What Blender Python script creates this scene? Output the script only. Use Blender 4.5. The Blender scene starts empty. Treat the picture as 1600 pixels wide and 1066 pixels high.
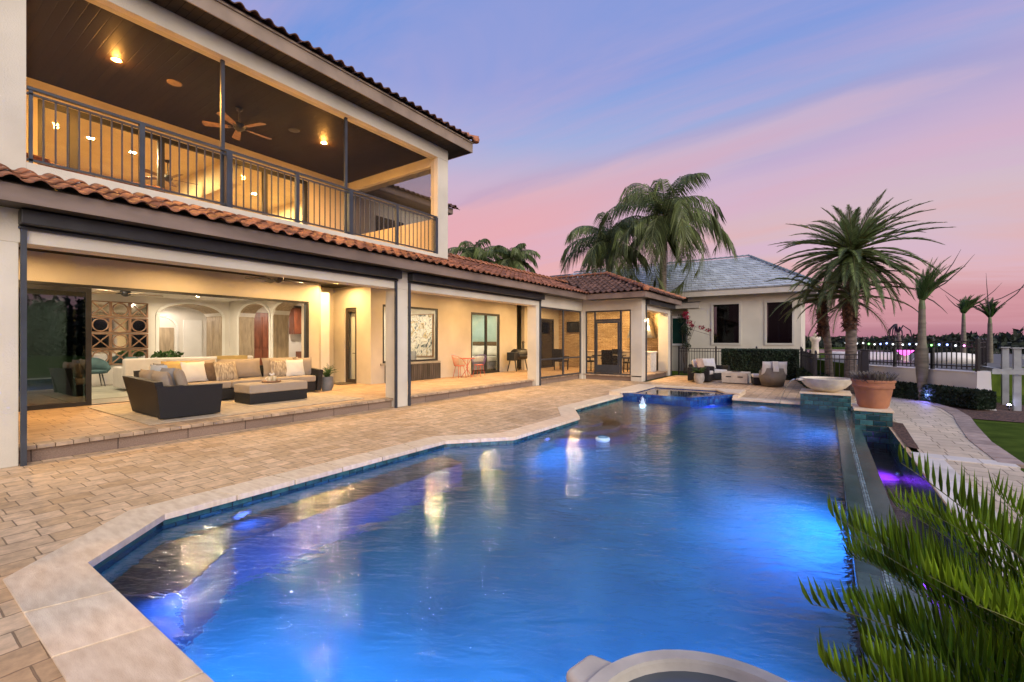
import bpy, bmesh, math, random
from mathutils import Vector, Matrix, noise
random.seed(7)
R = math.radians
scn = bpy.context.scene
# ---------------------------------------------------------------- camera
cam_d = bpy.data.cameras.new('camera'); cam = bpy.data.objects.new('camera', cam_d)
scn.collection.objects.link(cam); scn.camera = cam
cam.location = (0, 0, 1.6); cam.rotation_euler = (R(90), 0, R(34.6))
cam_d.sensor_width = 36; cam_d.lens = 16.0; cam_d.clip_start = 0.05; cam_d.clip_end = 3000
# ---------------------------------------------------------------- render
scn.view_settings.view_transform = 'Standard'; scn.view_settings.look = 'None'
scn.view_settings.exposure = 0.72; scn.view_settings.gamma = 1
cy = scn.cycles
cy.use_denoising = True; cy.sample_clamp_indirect = 20; cy.sample_clamp_direct = 0
cy.max_bounces = 10; cy.transparent_max_bounces = 24; cy.transmission_bounces = 8
cy.diffuse_bounces = 4; cy.glossy_bounces = 4
# ---------------------------------------------------------------- world (dusk sky)
w = bpy.data.worlds.new('World'); scn.world = w; w.use_nodes = True
nt = w.node_tree; N = nt.nodes; Lk = nt.links; N.clear()
def nd(t, tree=None, **k):
    n = (tree or nt).nodes.new(t)
    for a, b in k.items(): setattr(n, a, b)
    return n
def math_n(op, a, b=None, c=None, tree=None, clamp=False):
    n = nd('ShaderNodeMath', tree, operation=op, use_clamp=clamp)
    for i, x in enumerate((a, b, c)):
        if x is None: continue
        if isinstance(x, (int, float)): n.inputs[i].default_value = x
        else: (tree or nt).links.new(x, n.inputs[i])
    return n.outputs[0]
def ramp_n(fac, stops, tree=None, interp='LINEAR'):
    n = nd('ShaderNodeValToRGB', tree); n.color_ramp.interpolation = interp
    e = n.color_ramp.elements
    while len(e) < len(stops): e.new(0.5)
    for i, (p, c) in enumerate(stops):
        e[i].position = p; e[i].color = (*c, 1) if len(c) == 3 else c
    (tree or nt).links.new(fac, n.inputs[0]); return n.outputs[0]
def mix_n(fac, a, b, tree=None, mode='MIX'):
    n = nd('ShaderNodeMix', tree, data_type='RGBA', blend_type=mode)
    for i, x in ((0, fac), (6, a), (7, b)):
        if isinstance(x, (int, float)): n.inputs[i].default_value = x
        elif isinstance(x, tuple): n.inputs[i].default_value = (*x, 1)
        else: (tree or nt).links.new(x, n.inputs[i])
    return n.outputs[2]
tc = nd('ShaderNodeTexCoord'); sep = nd('ShaderNodeSeparateXYZ'); Lk.new(tc.outputs['Generated'], sep.inputs[0])
dz = sep.outputs[2]; zc = math_n('MAXIMUM', dz, 0.0)
den = math_n('ADD', zc, 0.2)
cmb = nd('ShaderNodeCombineXYZ')
Lk.new(math_n('DIVIDE', sep.outputs[0], den), cmb.inputs[0]); Lk.new(math_n('DIVIDE', sep.outputs[1], den), cmb.inputs[1])
mp = nd('ShaderNodeMapping'); mp.inputs['Rotation'].default_value = (0, 0, R(62)); mp.inputs['Scale'].default_value = (0.38, 1.5, 1)
Lk.new(cmb.outputs[0], mp.inputs[0])
n1 = nd('ShaderNodeTexNoise'); n1.inputs['Scale'].default_value = 1.15; n1.inputs['Detail'].default_value = 8; n1.inputs['Roughness'].default_value = 0.56; n1.inputs['Distortion'].default_value = 0.5
Lk.new(mp.outputs[0], n1.inputs['Vector'])
mp2 = nd('ShaderNodeMapping'); mp2.inputs['Rotation'].default_value = (0, 0, R(50)); mp2.inputs['Scale'].default_value = (0.35, 1.3, 1); mp2.inputs['Location'].default_value = (3.1, 1.7, 0)
Lk.new(cmb.outputs[0], mp2.inputs[0])
n2 = nd('ShaderNodeTexNoise'); n2.inputs['Scale'].default_value = 1.0; n2.inputs['Detail'].default_value = 5
Lk.new(mp2.outputs[0], n2.inputs['Vector'])
# azimuth across the view (-1 left .. 1 right) tilts the bands the way the clouds run
azr = math_n('ADD', math_n('MULTIPLY', sep.outputs[0], .823), math_n('MULTIPLY', sep.outputs[1], .568))
wob = math_n('MULTIPLY', math_n('MULTIPLY', math_n('SUBTRACT', n1.outputs[0], .5), .42), ramp_n(dz, [(0.0, (.08,)*3), (0.18, (1, 1, 1))]))
e1 = math_n('ADD', dz, wob)
base = ramp_n(math_n('ADD', math_n('MULTIPLY', e1, .5), .1), [(0.10, (.50, .22, .27)), (0.125, (.66, .32, .36)), (0.165, (.76, .46, .48)), (0.21, (.66, .52, .60)), (0.26, (.52, .55, .74)), (0.31, (.30, .44, .78)), (0.365, (.13, .31, .76)), (0.7, (.10, .22, .62))])
left = math_n('MULTIPLY', ramp_n(azr, [(0.0, (1, 1, 1)), (0.45, (0, 0, 0))]), ramp_n(dz, [(0.0, (.5,)*3), (0.12, (.85,)*3), (0.26, (.7,)*3), (0.40, (0, 0, 0))]))
c0 = mix_n(left, base, (.86, .45, .47))
# one long pink streak rising to the right, lavender above it
sk = math_n('SUBTRACT', math_n('ADD', dz, math_n('MULTIPLY', wob, .9)), math_n('MULTIPLY', azr, .15))
streak = ramp_n(sk, [(0.10, (0, 0, 0)), (0.22, (.5,)*3), (0.28, (.3,)*3), (0.36, (0, 0, 0))])
c0b = mix_n(streak, c0, (.82, .38, .45))
lav = ramp_n(sk, [(0.26, (0, 0, 0)), (0.31, (.28,)*3), (0.36, (.12,)*3), (0.48, (0, 0, 0))])
c0c = mix_n(lav, c0b, (.31, .25, .55))
pinkm = ramp_n(n1.outputs[0], [(0.49, (0, 0, 0)), (0.64, (1, 1, 1))])
band = ramp_n(dz, [(0.0, (0,)*3), (0.10, (.55,)*3), (0.3, (.75,)*3), (0.46, (.5,)*3), (0.75, (.2,)*3)])
c1 = mix_n(math_n('MULTIPLY', pinkm, band), c0c, (.70, .47, .62))
purm = ramp_n(n2.outputs[0], [(0.50, (0, 0, 0)), (0.72, (1, 1, 1))])
pb = ramp_n(dz, [(0.2, (0, 0, 0)), (0.4, (.28,)*3), (0.6, (.3,)*3)])
c2 = mix_n(math_n('MULTIPLY', purm, pb), c1, (.30, .31, .66))
c3 = mix_n(ramp_n(dz, [(0.0, (1, 1, 1)), (0.03, (0, 0, 0))]), c2, (.44, .19, .26))
neg = math_n('LESS_THAN', dz, -0.02)
c4 = mix_n(neg, c3, (.06, .06, .07))
bg = nd('ShaderNodeBackground'); bg.inputs['Strength'].default_value = 0.60; Lk.new(c4, bg.inputs['Color'])
wo = nd('ShaderNodeOutputWorld'); Lk.new(bg.outputs[0], wo.inputs[0])
# ---------------------------------------------------------------- sun: the broad after-glow from the open side of the plot
sd = bpy.data.lights.new('sun', 'SUN'); sd.energy = 2.2; sd.angle = R(50); sd.color = (1.0, .88, .74)
so = bpy.data.objects.new('sun', sd); scn.collection.objects.link(so)
so.rotation_euler = Vector((-.80, .42, -.42)).to_track_quat('-Z', 'Y').to_euler()

# ================================================================ helpers
COL = scn.collection
def setp(o, label=None, cat=None, group=None, kind=None):
    if label: o['label'] = label
    if cat: o['category'] = cat
    if group: o['group'] = group
    if kind: o['kind'] = kind
    return o
def thing(name, label, cat, loc=(0, 0, 0), rz=0, group=None):
    o = bpy.data.objects.new(name, None); COL.objects.link(o); o.location = loc; o.rotation_euler = (0, 0, rz)
    o.empty_display_size = .2
    return setp(o, label, cat, group)
def dup(root, loc=None, rz=None, label=None, group=None):
    r = root.copy(); COL.objects.link(r)
    if loc is not None: r.location = loc
    if rz is not None: r.rotation_euler = (0, 0, rz)
    if label: r['label'] = label
    if group: r['group'] = group
    for ch in list(root.children):
        c = ch.copy(); COL.objects.link(c); c.parent = r
        for g in list(ch.children):
            d = g.copy(); COL.objects.link(d); d.parent = c
    return r
class MB:
    def __init__(s): s.v = []; s.f = []; s.sm = []
    def add(s, vs, fs, m=None, smooth=False):
        n = len(s.v)
        s.v += [tuple(m @ Vector(p)) if m else tuple(p) for p in vs]
        s.f += [tuple(i + n for i in q) for q in fs]; s.sm += [smooth] * len(fs); return s
    def box(s, a, b, m=None):
        x0, x1 = sorted((a[0], b[0])); y0, y1 = sorted((a[1], b[1])); z0, z1 = sorted((a[2], b[2]))
        return s.add([(x0,y0,z0),(x1,y0,z0),(x1,y1,z0),(x0,y1,z0),(x0,y0,z1),(x1,y0,z1),(x1,y1,z1),(x0,y1,z1)],
                     [(0,3,2,1),(4,5,6,7),(0,1,5,4),(1,2,6,5),(2,3,7,6),(3,0,4,7)], m)
    def prism(s, poly, z0, z1, m=None):
        n = len(poly); vs = [(x, y, z0) for x, y in poly] + [(x, y, z1) for x, y in poly]
        fs = [tuple(range(n))[::-1], tuple(range(n, 2*n))] + [(i, (i+1) % n, n+(i+1) % n, n+i) for i in range(n)]
        return s.add(vs, fs, m)
    def lathe(s, prof, seg=20, c=(0, 0, 0), m=None, smooth=True, caps=True, sx=1, sy=1):
        vs = []; fs = []
        for r, z in prof:
            for k in range(seg):
                a = 2*math.pi*k/seg; vs.append((c[0]+r*math.cos(a)*sx, c[1]+r*math.sin(a)*sy, c[2]+z))
        for j in range(len(prof)-1):
            for k in range(seg):
                k2 = (k+1) % seg; fs.append((j*seg+k, j*seg+k2, (j+1)*seg+k2, (j+1)*seg+k))
        s.add(vs, fs, m, smooth)
        if caps:
            n = len(vs); q = len(prof)-1
            s.add(vs[:seg], [tuple(range(seg))[::-1]], m); s.add(vs[q*seg:], [tuple(range(seg))], m)
        return s
    def tube(s, pts, rad, seg=8, m=None, smooth=True):
        pts = [Vector(p) for p in pts]; n = len(pts)
        rads = rad if isinstance(rad, (list, tuple)) else [rad]*n
        vs = []; fs = []; up0 = None
        for i, p in enumerate(pts):
            t = (pts[min(i+1, n-1)] - pts[max(i-1, 0)]).normalized()
            if up0 is None: up0 = Vector((0, 0, 1)) if abs(t.z) < .9 else Vector((1, 0, 0))
            a = t.cross(up0)
            if a.length < 1e-4: a = t.cross(Vector((0, 1, 0)))
            a.normalize(); b = a.cross(t).normalized(); up0 = b
            for k in range(seg):
                g = 2*math.pi*k/seg; vs.append(tuple(p + (a*math.cos(g) + b*math.sin(g))*rads[i]))
        for i in range(n-1):
            for k in range(seg):
                k2 = (k+1) % seg; fs.append((i*seg+k, i*seg+k2, (i+1)*seg+k2, (i+1)*seg+k))
        fs.append(tuple(range(seg))[::-1]); fs.append(tuple(range((n-1)*seg, n*seg)))
        return s.add(vs, fs, m, smooth)
    def pillow(s, wd, ht, th, m=None, n=8):
        vs = []; fs = []
        for sg in (1, -1):
            for i in range(n+1):
                for j in range(n+1):
                    u = -1+2*i/n; v = -1+2*j/n
                    h = th/2*(max(0, (1-abs(u)**3.2)*(1-abs(v)**3.2)))**.55
                    pin = 1-.06*(1-abs(u)**2)*abs(v)**4; pin2 = 1-.06*(1-abs(v)**2)*abs(u)**4
                    vs.append((u*wd/2*pin2, sg*h, v*ht/2*pin))
        q = (n+1)**2
        for i in range(n):
            for j in range(n):
                a = i*(n+1)+j; fs.append((a, a+n+1, a+n+2, a+1)); fs.append((q+a, q+a+1, q+a+n+2, q+a+n+1))
        return s.add(vs, fs, m, True)
    def build(s, name, mat, parent=None, world=False, bevel=0, bseg=2, label=None, **k):
        me = bpy.data.meshes.new(name); me.from_pydata(s.v, [], s.f); me.update()
        me.polygons.foreach_set('use_smooth', s.sm)
        o = bpy.data.objects.new(name, me); COL.objects.link(o)
        if mat: me.materials.append(mat)
        if parent is not None:
            o.parent = parent
            if world:
                l = Vector((0, 0, 0)); q = parent
                while q: l += q.location; q = q.parent
                o.location = -l
        if bevel:
            b = o.modifiers.new('bevel', 'BEVEL'); b.width = bevel; b.segments = bseg; b.limit_method = 'ANGLE'; b.angle_limit = R(40)
            for p in me.polygons: p.use_smooth = True
            wn = o.modifiers.new('wn', 'WEIGHTED_NORMAL'); wn.keep_sharp = True
        if label: o['label'] = label
        return setp(o, None, k.get('cat'), k.get('group'), k.get('kind'))
def T(x=0, y=0, z=0, rz=0, rx=0, ry=0, s=1):
    return Matrix.Translation((x, y, z)) @ Matrix.Rotation(rz, 4, 'Z') @ Matrix.Rotation(ry, 4, 'Y') @ Matrix.Rotation(rx, 4, 'X') @ Matrix.Scale(s, 4)
def lamp(name, kind, loc, e, col, parent=None, size=.1, rot=None, **k):
    d = bpy.data.lights.new(name, kind); d.energy = e; d.color = col
    if kind == 'AREA': d.size = size; d.shape = 'DISK' if 'sy' not in k else 'RECTANGLE'
    if 'sy' in k: d.size_y = k['sy']
    if kind in ('POINT', 'SPOT'): d.shadow_soft_size = size
    if kind == 'SPOT': d.spot_size = k.get('cone', R(120)); d.spot_blend = k.get('blend', .6)
    o = bpy.data.objects.new(name, d); COL.objects.link(o); o.location = loc
    if rot: o.rotation_euler = rot
    if parent: o.parent = parent
    return o
# ================================================================ materials
def mat(name, col, rough=.6, var=.12, scale=3, bump=0, bscale=60, metal=0, spec=.5, island=0, col2=None, detail=4, stretch=(1, 1, 1), **k):
    m = bpy.data.materials.new(name); m.use_nodes = True; t = m.node_tree; b = t.nodes['Principled BSDF']
    b.inputs['Roughness'].default_value = rough; b.inputs['Metallic'].default_value = metal; b.inputs['Specular IOR Level'].default_value = spec
    co = nd('ShaderNodeTexCoord', t); mpn = nd('ShaderNodeMapping', t); mpn.inputs['Scale'].default_value = stretch
    t.links.new(co.outputs['Object'], mpn.inputs[0]); vec = mpn.outputs[0]
    n = nd('ShaderNodeTexNoise', t); n.inputs['Scale'].default_value = scale; n.inputs['Detail'].default_value = detail; t.links.new(vec, n.inputs['Vector'])
    c2 = col2 or tuple(max(0, c*(1-var*2)) for c in col); c1 = col if col2 else tuple(min(1, c*(1+var*.6)) for c in col)
    cc = ramp_n(n.outputs[0], [(.32, c2), (.68, c1)], t)
    if island:
        g = nd('ShaderNodeNewGeometry', t)
        rr = ramp_n(g.outputs['Random Per Island'], [(0, (1-island,)*3), (1, (1+island*.6,)*3)], t)
        cc = mix_n(1.0, cc, rr, t, 'MULTIPLY')
    t.links.new(cc, b.inputs['Base Color'])
    if bump:
        n2 = nd('ShaderNodeTexNoise', t); n2.inputs['Scale'].default_value = bscale; n2.inputs['Detail'].default_value = 5; t.links.new(vec, n2.inputs['Vector'])
        bp = nd('ShaderNodeBump', t); bp.inputs['Strength'].default_value = .6; bp.inputs['Distance'].default_value = bump
        t.links.new(n2.outputs[0], bp.inputs['Height']); t.links.new(bp.outputs[0], b.inputs['Normal'])
    if k.get('trans'): b.inputs['Transmission Weight'].default_value = k['trans']
    if k.get('sub'):
        tr = nd('ShaderNodeBsdfTranslucent', t); t.links.new(cc, tr.inputs[0]); mx = nd('ShaderNodeMixShader', t); mx.inputs[0].default_value = k['sub']
        t.links.new(b.outputs[0], mx.inputs[1]); t.links.new(tr.outputs[0], mx.inputs[2]); t.links.new(mx.outputs[0], t.nodes['Material Output'].inputs[0])
    return m
def emis(name, col, st):
    m = bpy.data.materials.new(name); m.use_nodes = True; b = m.node_tree.nodes['Principled BSDF']
    b.inputs['Base Color'].default_value = (*[min(1, c) for c in col], 1); b.inputs['Emission Color'].default_value = (*col, 1); b.inputs['Emission Strength'].default_value = st
    return m
def brick(name, c1, c2, mortar, bw, bh, ms=.012, rough=.6, off=.5, swap=None, bump=.004, var=.25, spec=.4, squash=1, sqf=2, nz=6, rvar=0):
    """procedural blocks; swap chooses which object axes feed (u,v)"""
    m = bpy.data.materials.new(name); m.use_nodes = True; t = m.node_tree; b = t.nodes['Principled BSDF']
    co = nd('ShaderNodeTexCoord', t); sp = nd('ShaderNodeSeparateXYZ', t); t.links.new(co.outputs['Object'], sp.inputs[0])
    cb = nd('ShaderNodeCombineXYZ', t); ax = swap or 'xy'
    def pick(ch):
        if ch == 's': return math_n('ADD', sp.outputs[0], sp.outputs[1], tree=t)
        return sp.outputs['xyz'.index(ch)]
    t.links.new(pick(ax[0]), cb.inputs[0]); t.links.new(pick(ax[1]), cb.inputs[1])
    nw = nd('ShaderNodeTexNoise', t); nw.inputs['Scale'].default_value = 5; t.links.new(cb.outputs[0], nw.inputs['Vector'])
    wr = nd('ShaderNodeVectorMath', t, operation='SCALE'); wr.inputs[3].default_value = .012; t.links.new(nw.outputs[1], wr.inputs[0])
    ad = nd('ShaderNodeVectorMath', t, operation='ADD'); t.links.new(cb.outputs[0], ad.inputs[0]); t.links.new(wr.outputs[0], ad.inputs[1])
    bt = nd('ShaderNodeTexBrick', t, offset=off, squash=squash, squash_frequency=sqf)
    t.links.new(ad.outputs[0], bt.inputs['Vector'])
    for k_, v_ in (('Scale', 1), ('Mortar Size', ms), ('Mortar Smooth', .35), ('Bias', 0), ('Brick Width', bw), ('Row Height', bh)): bt.inputs[k_].default_value = v_
    bt.inputs['Color1'].default_value = (*c1, 1); bt.inputs['Color2'].default_value = (*c2, 1); bt.inputs['Mortar'].default_value = (*mortar, 1)
    n = nd('ShaderNodeTexNoise', t); n.inputs['Scale'].default_value = nz; n.inputs['Detail'].default_value = 6; n.inputs['Roughness'].default_value = .65; t.links.new(cb.outputs[0], n.inputs['Vector'])
    cc = mix_n(1.0, bt.outputs['Color'], ramp_n(n.outputs[0], [(.3, (1-var,)*3), (.7, (1+var*.5,)*3)], t), t, 'MULTIPLY')
    nb = nd('ShaderNodeTexNoise', t); nb.inputs['Scale'].default_value = .5; nb.inputs['Detail'].default_value = 3; t.links.new(cb.outputs[0], nb.inputs['Vector'])
    cc = mix_n(1.0, cc, ramp_n(nb.outputs[0], [(.35, (.88, .85, .80)), (.65, (1.08, 1.04, .96))], t), t, 'MULTIPLY')
    t.links.new(cc, b.inputs['Base Color']); b.inputs['Specular IOR Level'].default_value = spec
    t.links.new(ramp_n(n.outputs[0], [(.3, (rough-rvar,)*3), (.7, (min(1, rough+.1),)*3)], t), b.inputs['Roughness'])
    h = math_n('ADD', math_n('MULTIPLY', bt.outputs['Fac'], -1, tree=t), math_n('MULTIPLY', n.outputs[0], .35, tree=t), tree=t)
    bp = nd('ShaderNodeBump', t); bp.inputs['Strength'].default_value = .9; bp.inputs['Distance'].default_value = bump
    t.links.new(h, bp.inputs['Height']); t.links.new(bp.outputs[0], b.inputs['Normal'])
    return m
def glassm(name, tint=(1, 1, 1), refl=.12, dark=0.0):
    m = bpy.data.materials.new(name); m.use_nodes = True; t = m.node_tree; t.nodes.remove(t.nodes['Principled BSDF'])
    tr = nd('ShaderNodeBsdfTransparent', t); tr.inputs[0].default_value = (*tint, 1)
    gl = nd('ShaderNodeBsdfGlossy', t); gl.inputs['Roughness'].default_value = .01; gl.inputs[0].default_value = (.9, .95, 1, 1)
    lwt = nd('ShaderNodeLayerWeight', t); lwt.inputs[0].default_value = .5
    f = math_n('ADD', math_n('MULTIPLY', math_n('POWER', lwt.outputs[1], 4, tree=t), .8, tree=t), refl, tree=t, clamp=True)
    mx = nd('ShaderNodeMixShader', t); t.links.new(f, mx.inputs[0]); t.links.new(tr.outputs[0], mx.inputs[1]); t.links.new(gl.outputs[0], mx.inputs[2])
    t.links.new(mx.outputs[0], t.nodes['Material Output'].inputs[0]); return m
def screenm(name, fac):
    m = bpy.data.materials.new(name); m.use_nodes = True; t = m.node_tree; b = t.nodes['Principled BSDF']
    b.inputs['Base Color'].default_value = (.012, .013, .015, 1); b.inputs['Roughness'].default_value = .6
    tr = nd('ShaderNodeBsdfTransparent', t); mx = nd('ShaderNodeMixShader', t); mx.inputs[0].default_value = fac
    t.links.new(tr.outputs[0], mx.inputs[1]); t.links.new(b.outputs[0], mx.inputs[2]); t.links.new(mx.outputs[0], t.nodes['Material Output'].inputs[0]); return m
def waterm(name, s1=5, s2=17, d1=.018, d2=.006, stretch=(1.7, 1, 1), rough=.03, rot=R(34.6), tint=(.93, .98, 1)):
    m = bpy.data.materials.new(name); m.use_nodes = True; t = m.node_tree; b = t.nodes['Principled BSDF']
    b.inputs['Base Color'].default_value = (*tint, 1); b.inputs['Transmission Weight'].default_value = 1; b.inputs['IOR'].default_value = 1.33; b.inputs['Specular IOR Level'].default_value = 1.0; b.inputs['Roughness'].default_value = rough
    co = nd('ShaderNodeTexCoord', t); mpn = nd('ShaderNodeMapping', t, vector_type='TEXTURE'); mpn.inputs['Scale'].default_value = stretch; mpn.inputs['Rotation'].default_value = (0, 0, rot)
    t.links.new(co.outputs['Object'], mpn.inputs[0])
    prev = None
    for sc, di in ((s1, d1), (s2, d2), (s2*2.3, d2*.35)):
        n = nd('ShaderNodeTexNoise', t); n.inputs['Scale'].default_value = sc; n.inputs['Detail'].default_value = 3; n.inputs['Distortion'].default_value = .8
        t.links.new(mpn.outputs[0], n.inputs['Vector'])
        bp = nd('ShaderNodeBump', t); bp.inputs['Strength'].default_value = 1; bp.inputs['Distance'].default_value = di
        t.links.new(n.outputs[0], bp.inputs['Height'])
        if prev: t.links.new(prev, bp.inputs['Normal'])
        prev = bp.outputs[0]
    t.links.new(prev, b.inputs['Normal']); return m
STUCCO = mat('stucco', (.62, .58, .485), .85, .09, .9, .008, 55, detail=8)
STUCCO_W = mat('stucco_warm', (.56, .50, .40), .85, .09, .9, .006, 55, detail=8)
WHITEWALL = mat('interior_wall', (.70, .67, .61), .8, .03, 2)
YELWALL = mat('interior_yellow', (.72, .60, .38), .8, .04, 2)
TRIM = mat('white_trim', (.78, .77, .73), .5, .03, 2)
BRONZE = mat('dark_bronze', (.022, .023, .026), .45, .2, 4)
RAILM = mat('grey_bronze', (.038, .046, .06), .42, .15, 4)
FASC = mat('brown_fascia', (.21, .155, .125), .6, .2, 2.5, .002, 40, stretch=(1, .3, 1))
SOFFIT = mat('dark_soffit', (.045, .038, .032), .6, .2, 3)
GLASS = glassm('glass', (.96, .98, .98), .02)
DGLASS = glassm('dark_glass', (.22, .27, .27), .14)
NGLASS = glassm('tinted_pane', (.35, .37, .37), .01)
MIRROR = mat('mirror', (.75, .78, .8), .06, .05, 2, metal=1)
SCREEN = screenm('insect_screen', .24); SCREEN2 = screenm('light_screen', .12)
TILE = mat('clay_tile', (.31, .125, .066), .75, .25, 5, .003, 60, island=.45)
TILED = mat('clay_tile_weathered', (.16, .08, .055), .8, .3, 4, .003, 60, island=.5)
CAPT = mat('clay_cap', (.40, .16, .08), .75, .2, 6, island=.3)
PAVER = brick('pavers', (.56, .385, .215), (.76, .56, .36), (.29, .20, .12), .31, .23, .006, .62, .37, 'yx', .006, .36, squash=.62, sqf=3, nz=9)
PAVERL = brick('pavers_path', (.56, .47, .34), (.68, .58, .44), (.24, .19, .13), .36, .27, .007, .6, .42, 'xy', .005, .2, squash=.7, sqf=2)
PAVERI = brick('pavers_patio', (.50, .34, .21), (.60, .43, .28), (.20, .13, .09), .40, .26, .006, .55, .37, 'yx', .003, .22, squash=.62, sqf=3)
TRAV = mat('travertine', (.84, .70, .50), .55, .1, 7, .005, 70, island=.10, col2=(.66, .51, .34), detail=12, stretch=(.8, 2.6, 1))
NOSING = mat('nosing_paver', (.42, .31, .21), .7, .2, 6, .003, 60, island=.22)
RISER = brick('riser_block', (.23, .17, .14), (.28, .21, .17), (.08, .06, .05), .9, .3, .008, .85, .5, 'yz', .004, .35, nz=60)
TEAL = brick('teal_tile', (.006, .045, .062), (.045, .17, .19), (.008, .025, .03), .20, .105, .007, .18, .5, 'sz', .002, .5, .8, nz=9)
GLOWTILE = brick('spa_tile_blue_glow', (.008, .04, .26), (.02, .12, .42), (.02, .05, .12), .15, .12, .004, .12, .5, 'sz', .002, .5, .9, nz=9)  # spa wall tile, blue glow of the pool lights put into its colour
TEALTOP = brick('teal_tile_top', (.035, .085, .085), (.06, .12, .115), (.03, .05, .05), .30, .19, .003, .16, .5, 'yx', .002, .4, .8, nz=9)
MOSAIC = brick('mosaic_strip', (.30, .42, .45), (.12, .22, .26), (.05, .09, .10), .05, .025, .004, .2, .5, 'yx', .002, .5)
PLASTER = mat('pool_plaster', (.07, .18, .095), .7, .2, 1.3, .002, 30, col2=(.035, .11, .06), detail=8)
SHELF = mat('pool_shelf', (.10, .10, .09), .7, .16, 3)
CONC = mat('concrete_cast', (.68, .61, .48), .7, .12, 5, .003, 50)
GRASS = mat('grass', (.085, .125, .022), 1, .3, 2.4, .02, 90, col2=(.045, .070, .014), detail=9, spec=0)
MULCH = mat('mulch', (.13, .065, .04), .95, .5, 25, .02, 45)
WOODD = mat('dark_wood_slats', (.085, .07, .06), .6, .3, 6, stretch=(1, 1, .2))
WOODR = mat('red_wood', (.24, .07, .03), .4, .25, 5, stretch=(3, 3, .4))
WOODB = mat('brown_wood', (.28, .15, .08), .5, .2, 6, stretch=(2, 2, .4))
WOODP = mat('pale_wood', (.42, .33, .22), .6, .15, 6, stretch=(2, 2, .4))
WICK = mat('dark_wicker', (.009, .009, .011), .6, .4, 60, .004, 90, stretch=(1, 1, 3))
WICKT = mat('tan_wicker', (.25, .215, .17), .7, .35, 60, .004, 90, stretch=(1, 1, 3))
CUSH = mat('taupe_cushion', (.33, .27, .21), .9, .06, 4, .002, 120)
CUSHW = mat('white_cushion', (.66, .64, .60), .9, .05, 4, .002, 120)
SOFAW = mat('sofa_linen', (.60, .57, .55), .9, .05, 4, .002, 120)
FTAN = mat('tan_fabric', (.46, .34, .20), .9, .08, 5, .002, 120)
FGREY = mat('grey_fabric', (.24, .24, .26), .9, .1, 5, .002, 120)
FBLUE = mat('pale_blue_fabric', (.42, .48, .58), .9, .1, 5, .002, 120)
FBROWN = mat('brown_fabric', (.15, .095, .055), .9, .15, 9, .002, 120)
FGOLD = mat('gold_fabric', (.50, .36, .14), .9, .1, 5)
FSTRIPE = mat('striped_fabric', (.50, .42, .30), .9, .1, 30, col2=(.22, .17, .12), stretch=(1, 1, .05), detail=1)
FTEAL = mat('teal_velvet', (.05, .11, .12), .7, .15, 5)
RUG = mat('rug', (.48, .40, .29), .95, .12, 8, .003, 120)
POTC = mat('grey_pot', (.15, .155, .17), .6, .15, 5); POTP = mat('stone_pot', (.42, .39, .35), .7, .12, 8)
TERRA = mat('terracotta', (.42, .175, .085), .75, .2, 4, .003, 30, col2=(.27, .115, .065), detail=8)
LEAFD = mat('leaf_dark', (.022, .05, .018), .6, .3, 2, island=.5, sub=.25)
LEAFP = mat('palm_leaf', (.21, .29, .10), .45, .3, 1.2, island=.5, sub=.3)
LEAFQ = mat('queen_palm_leaf', (.24, .30, .11), .4, .3, .8, island=.6, sub=.5)
LEAFC = mat('cycad_leaf', (.22, .34, .012), .6, .25, 3, island=.7, sub=.4, spec=.25, col2=(.07, .14, .01))
LEAFF = mat('fern_leaf', (.06, .13, .03), .6, .2, 4, island=.4, sub=.3)
LEAFY = mat('dry_leaf', (.30, .20, .10), .8, .3, 3, island=.4, sub=.2)
LEAFG = mat('lavender_leaf', (.16, .14, .12), .8, .3, 5, island=.4)
BARK = mat('palm_bark', (.20, .165, .13), .9, .3, 6, .02, 22, stretch=(1, 1, 4))
BOOT = mat('palm_boots', (.15, .07, .035), .9, .4, 9, .02, 25, island=.4)
SMOOTHB = mat('bottle_trunk', (.17, .15, .11), .8, .2, 2.5, .006, 12, stretch=(1, 1, 5))
GREYROOF = brick('grey_flat_tile', (.24, .28, .30), (.37, .41, .42), (.07, .085, .10), .34, .50, .02, .6, .5, 'xy', .01, .35)
STONE = brick('ledger_stone', (.46, .33, .19), (.66, .52, .34), (.20, .13, .07), .26, .055, .005, .8, .4, 'xz', .014, .4, nz=14)
STEEL = mat('stainless', (.45, .46, .48), .3, .1, 3, metal=1)
BLACK = mat('black_metal', (.018, .018, .02), .45, .2, 5)
REDM = mat('red_metal', (.62, .08, .04), .45, .1, 5); PINKM = mat('orange_metal', (.62, .20, .09), .45, .1, 5); BLUEM = mat('violet_metal', (.16, .09, .30), .45, .1, 5)
WATER = waterm('pool_water', 3.2, 10.5, .0205, .009, stretch=(2.3, 1, 1), rough=.02, rot=R(30), tint=(.90, .97, 1)); WATERS = waterm('still_water', 3, 12, .0015, .0005, rough=.01)
BULB = {k: emis('bulb_'+k, c, s) for k, c, s in (('white', (.9, .95, 1), 2), ('green', (.25, 1, .2), 3), ('blue', (.25, .35, 1), 4), ('magenta', (1, .25, .8), 3))}
AMBERE = emis('amber_lamp', (1, .45, .08), 5000); WARME = emis('warm_lamp', (1, .56, .17), 3600); WHITEE = emis('bright_lamp', (1, .80, .5), 450)

def plank_ceiling(name, c):
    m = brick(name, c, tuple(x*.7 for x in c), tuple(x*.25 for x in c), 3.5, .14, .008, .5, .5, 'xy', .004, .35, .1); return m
PLANK = plank_ceiling('plank_ceiling', (.017, .010, .006))

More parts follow.
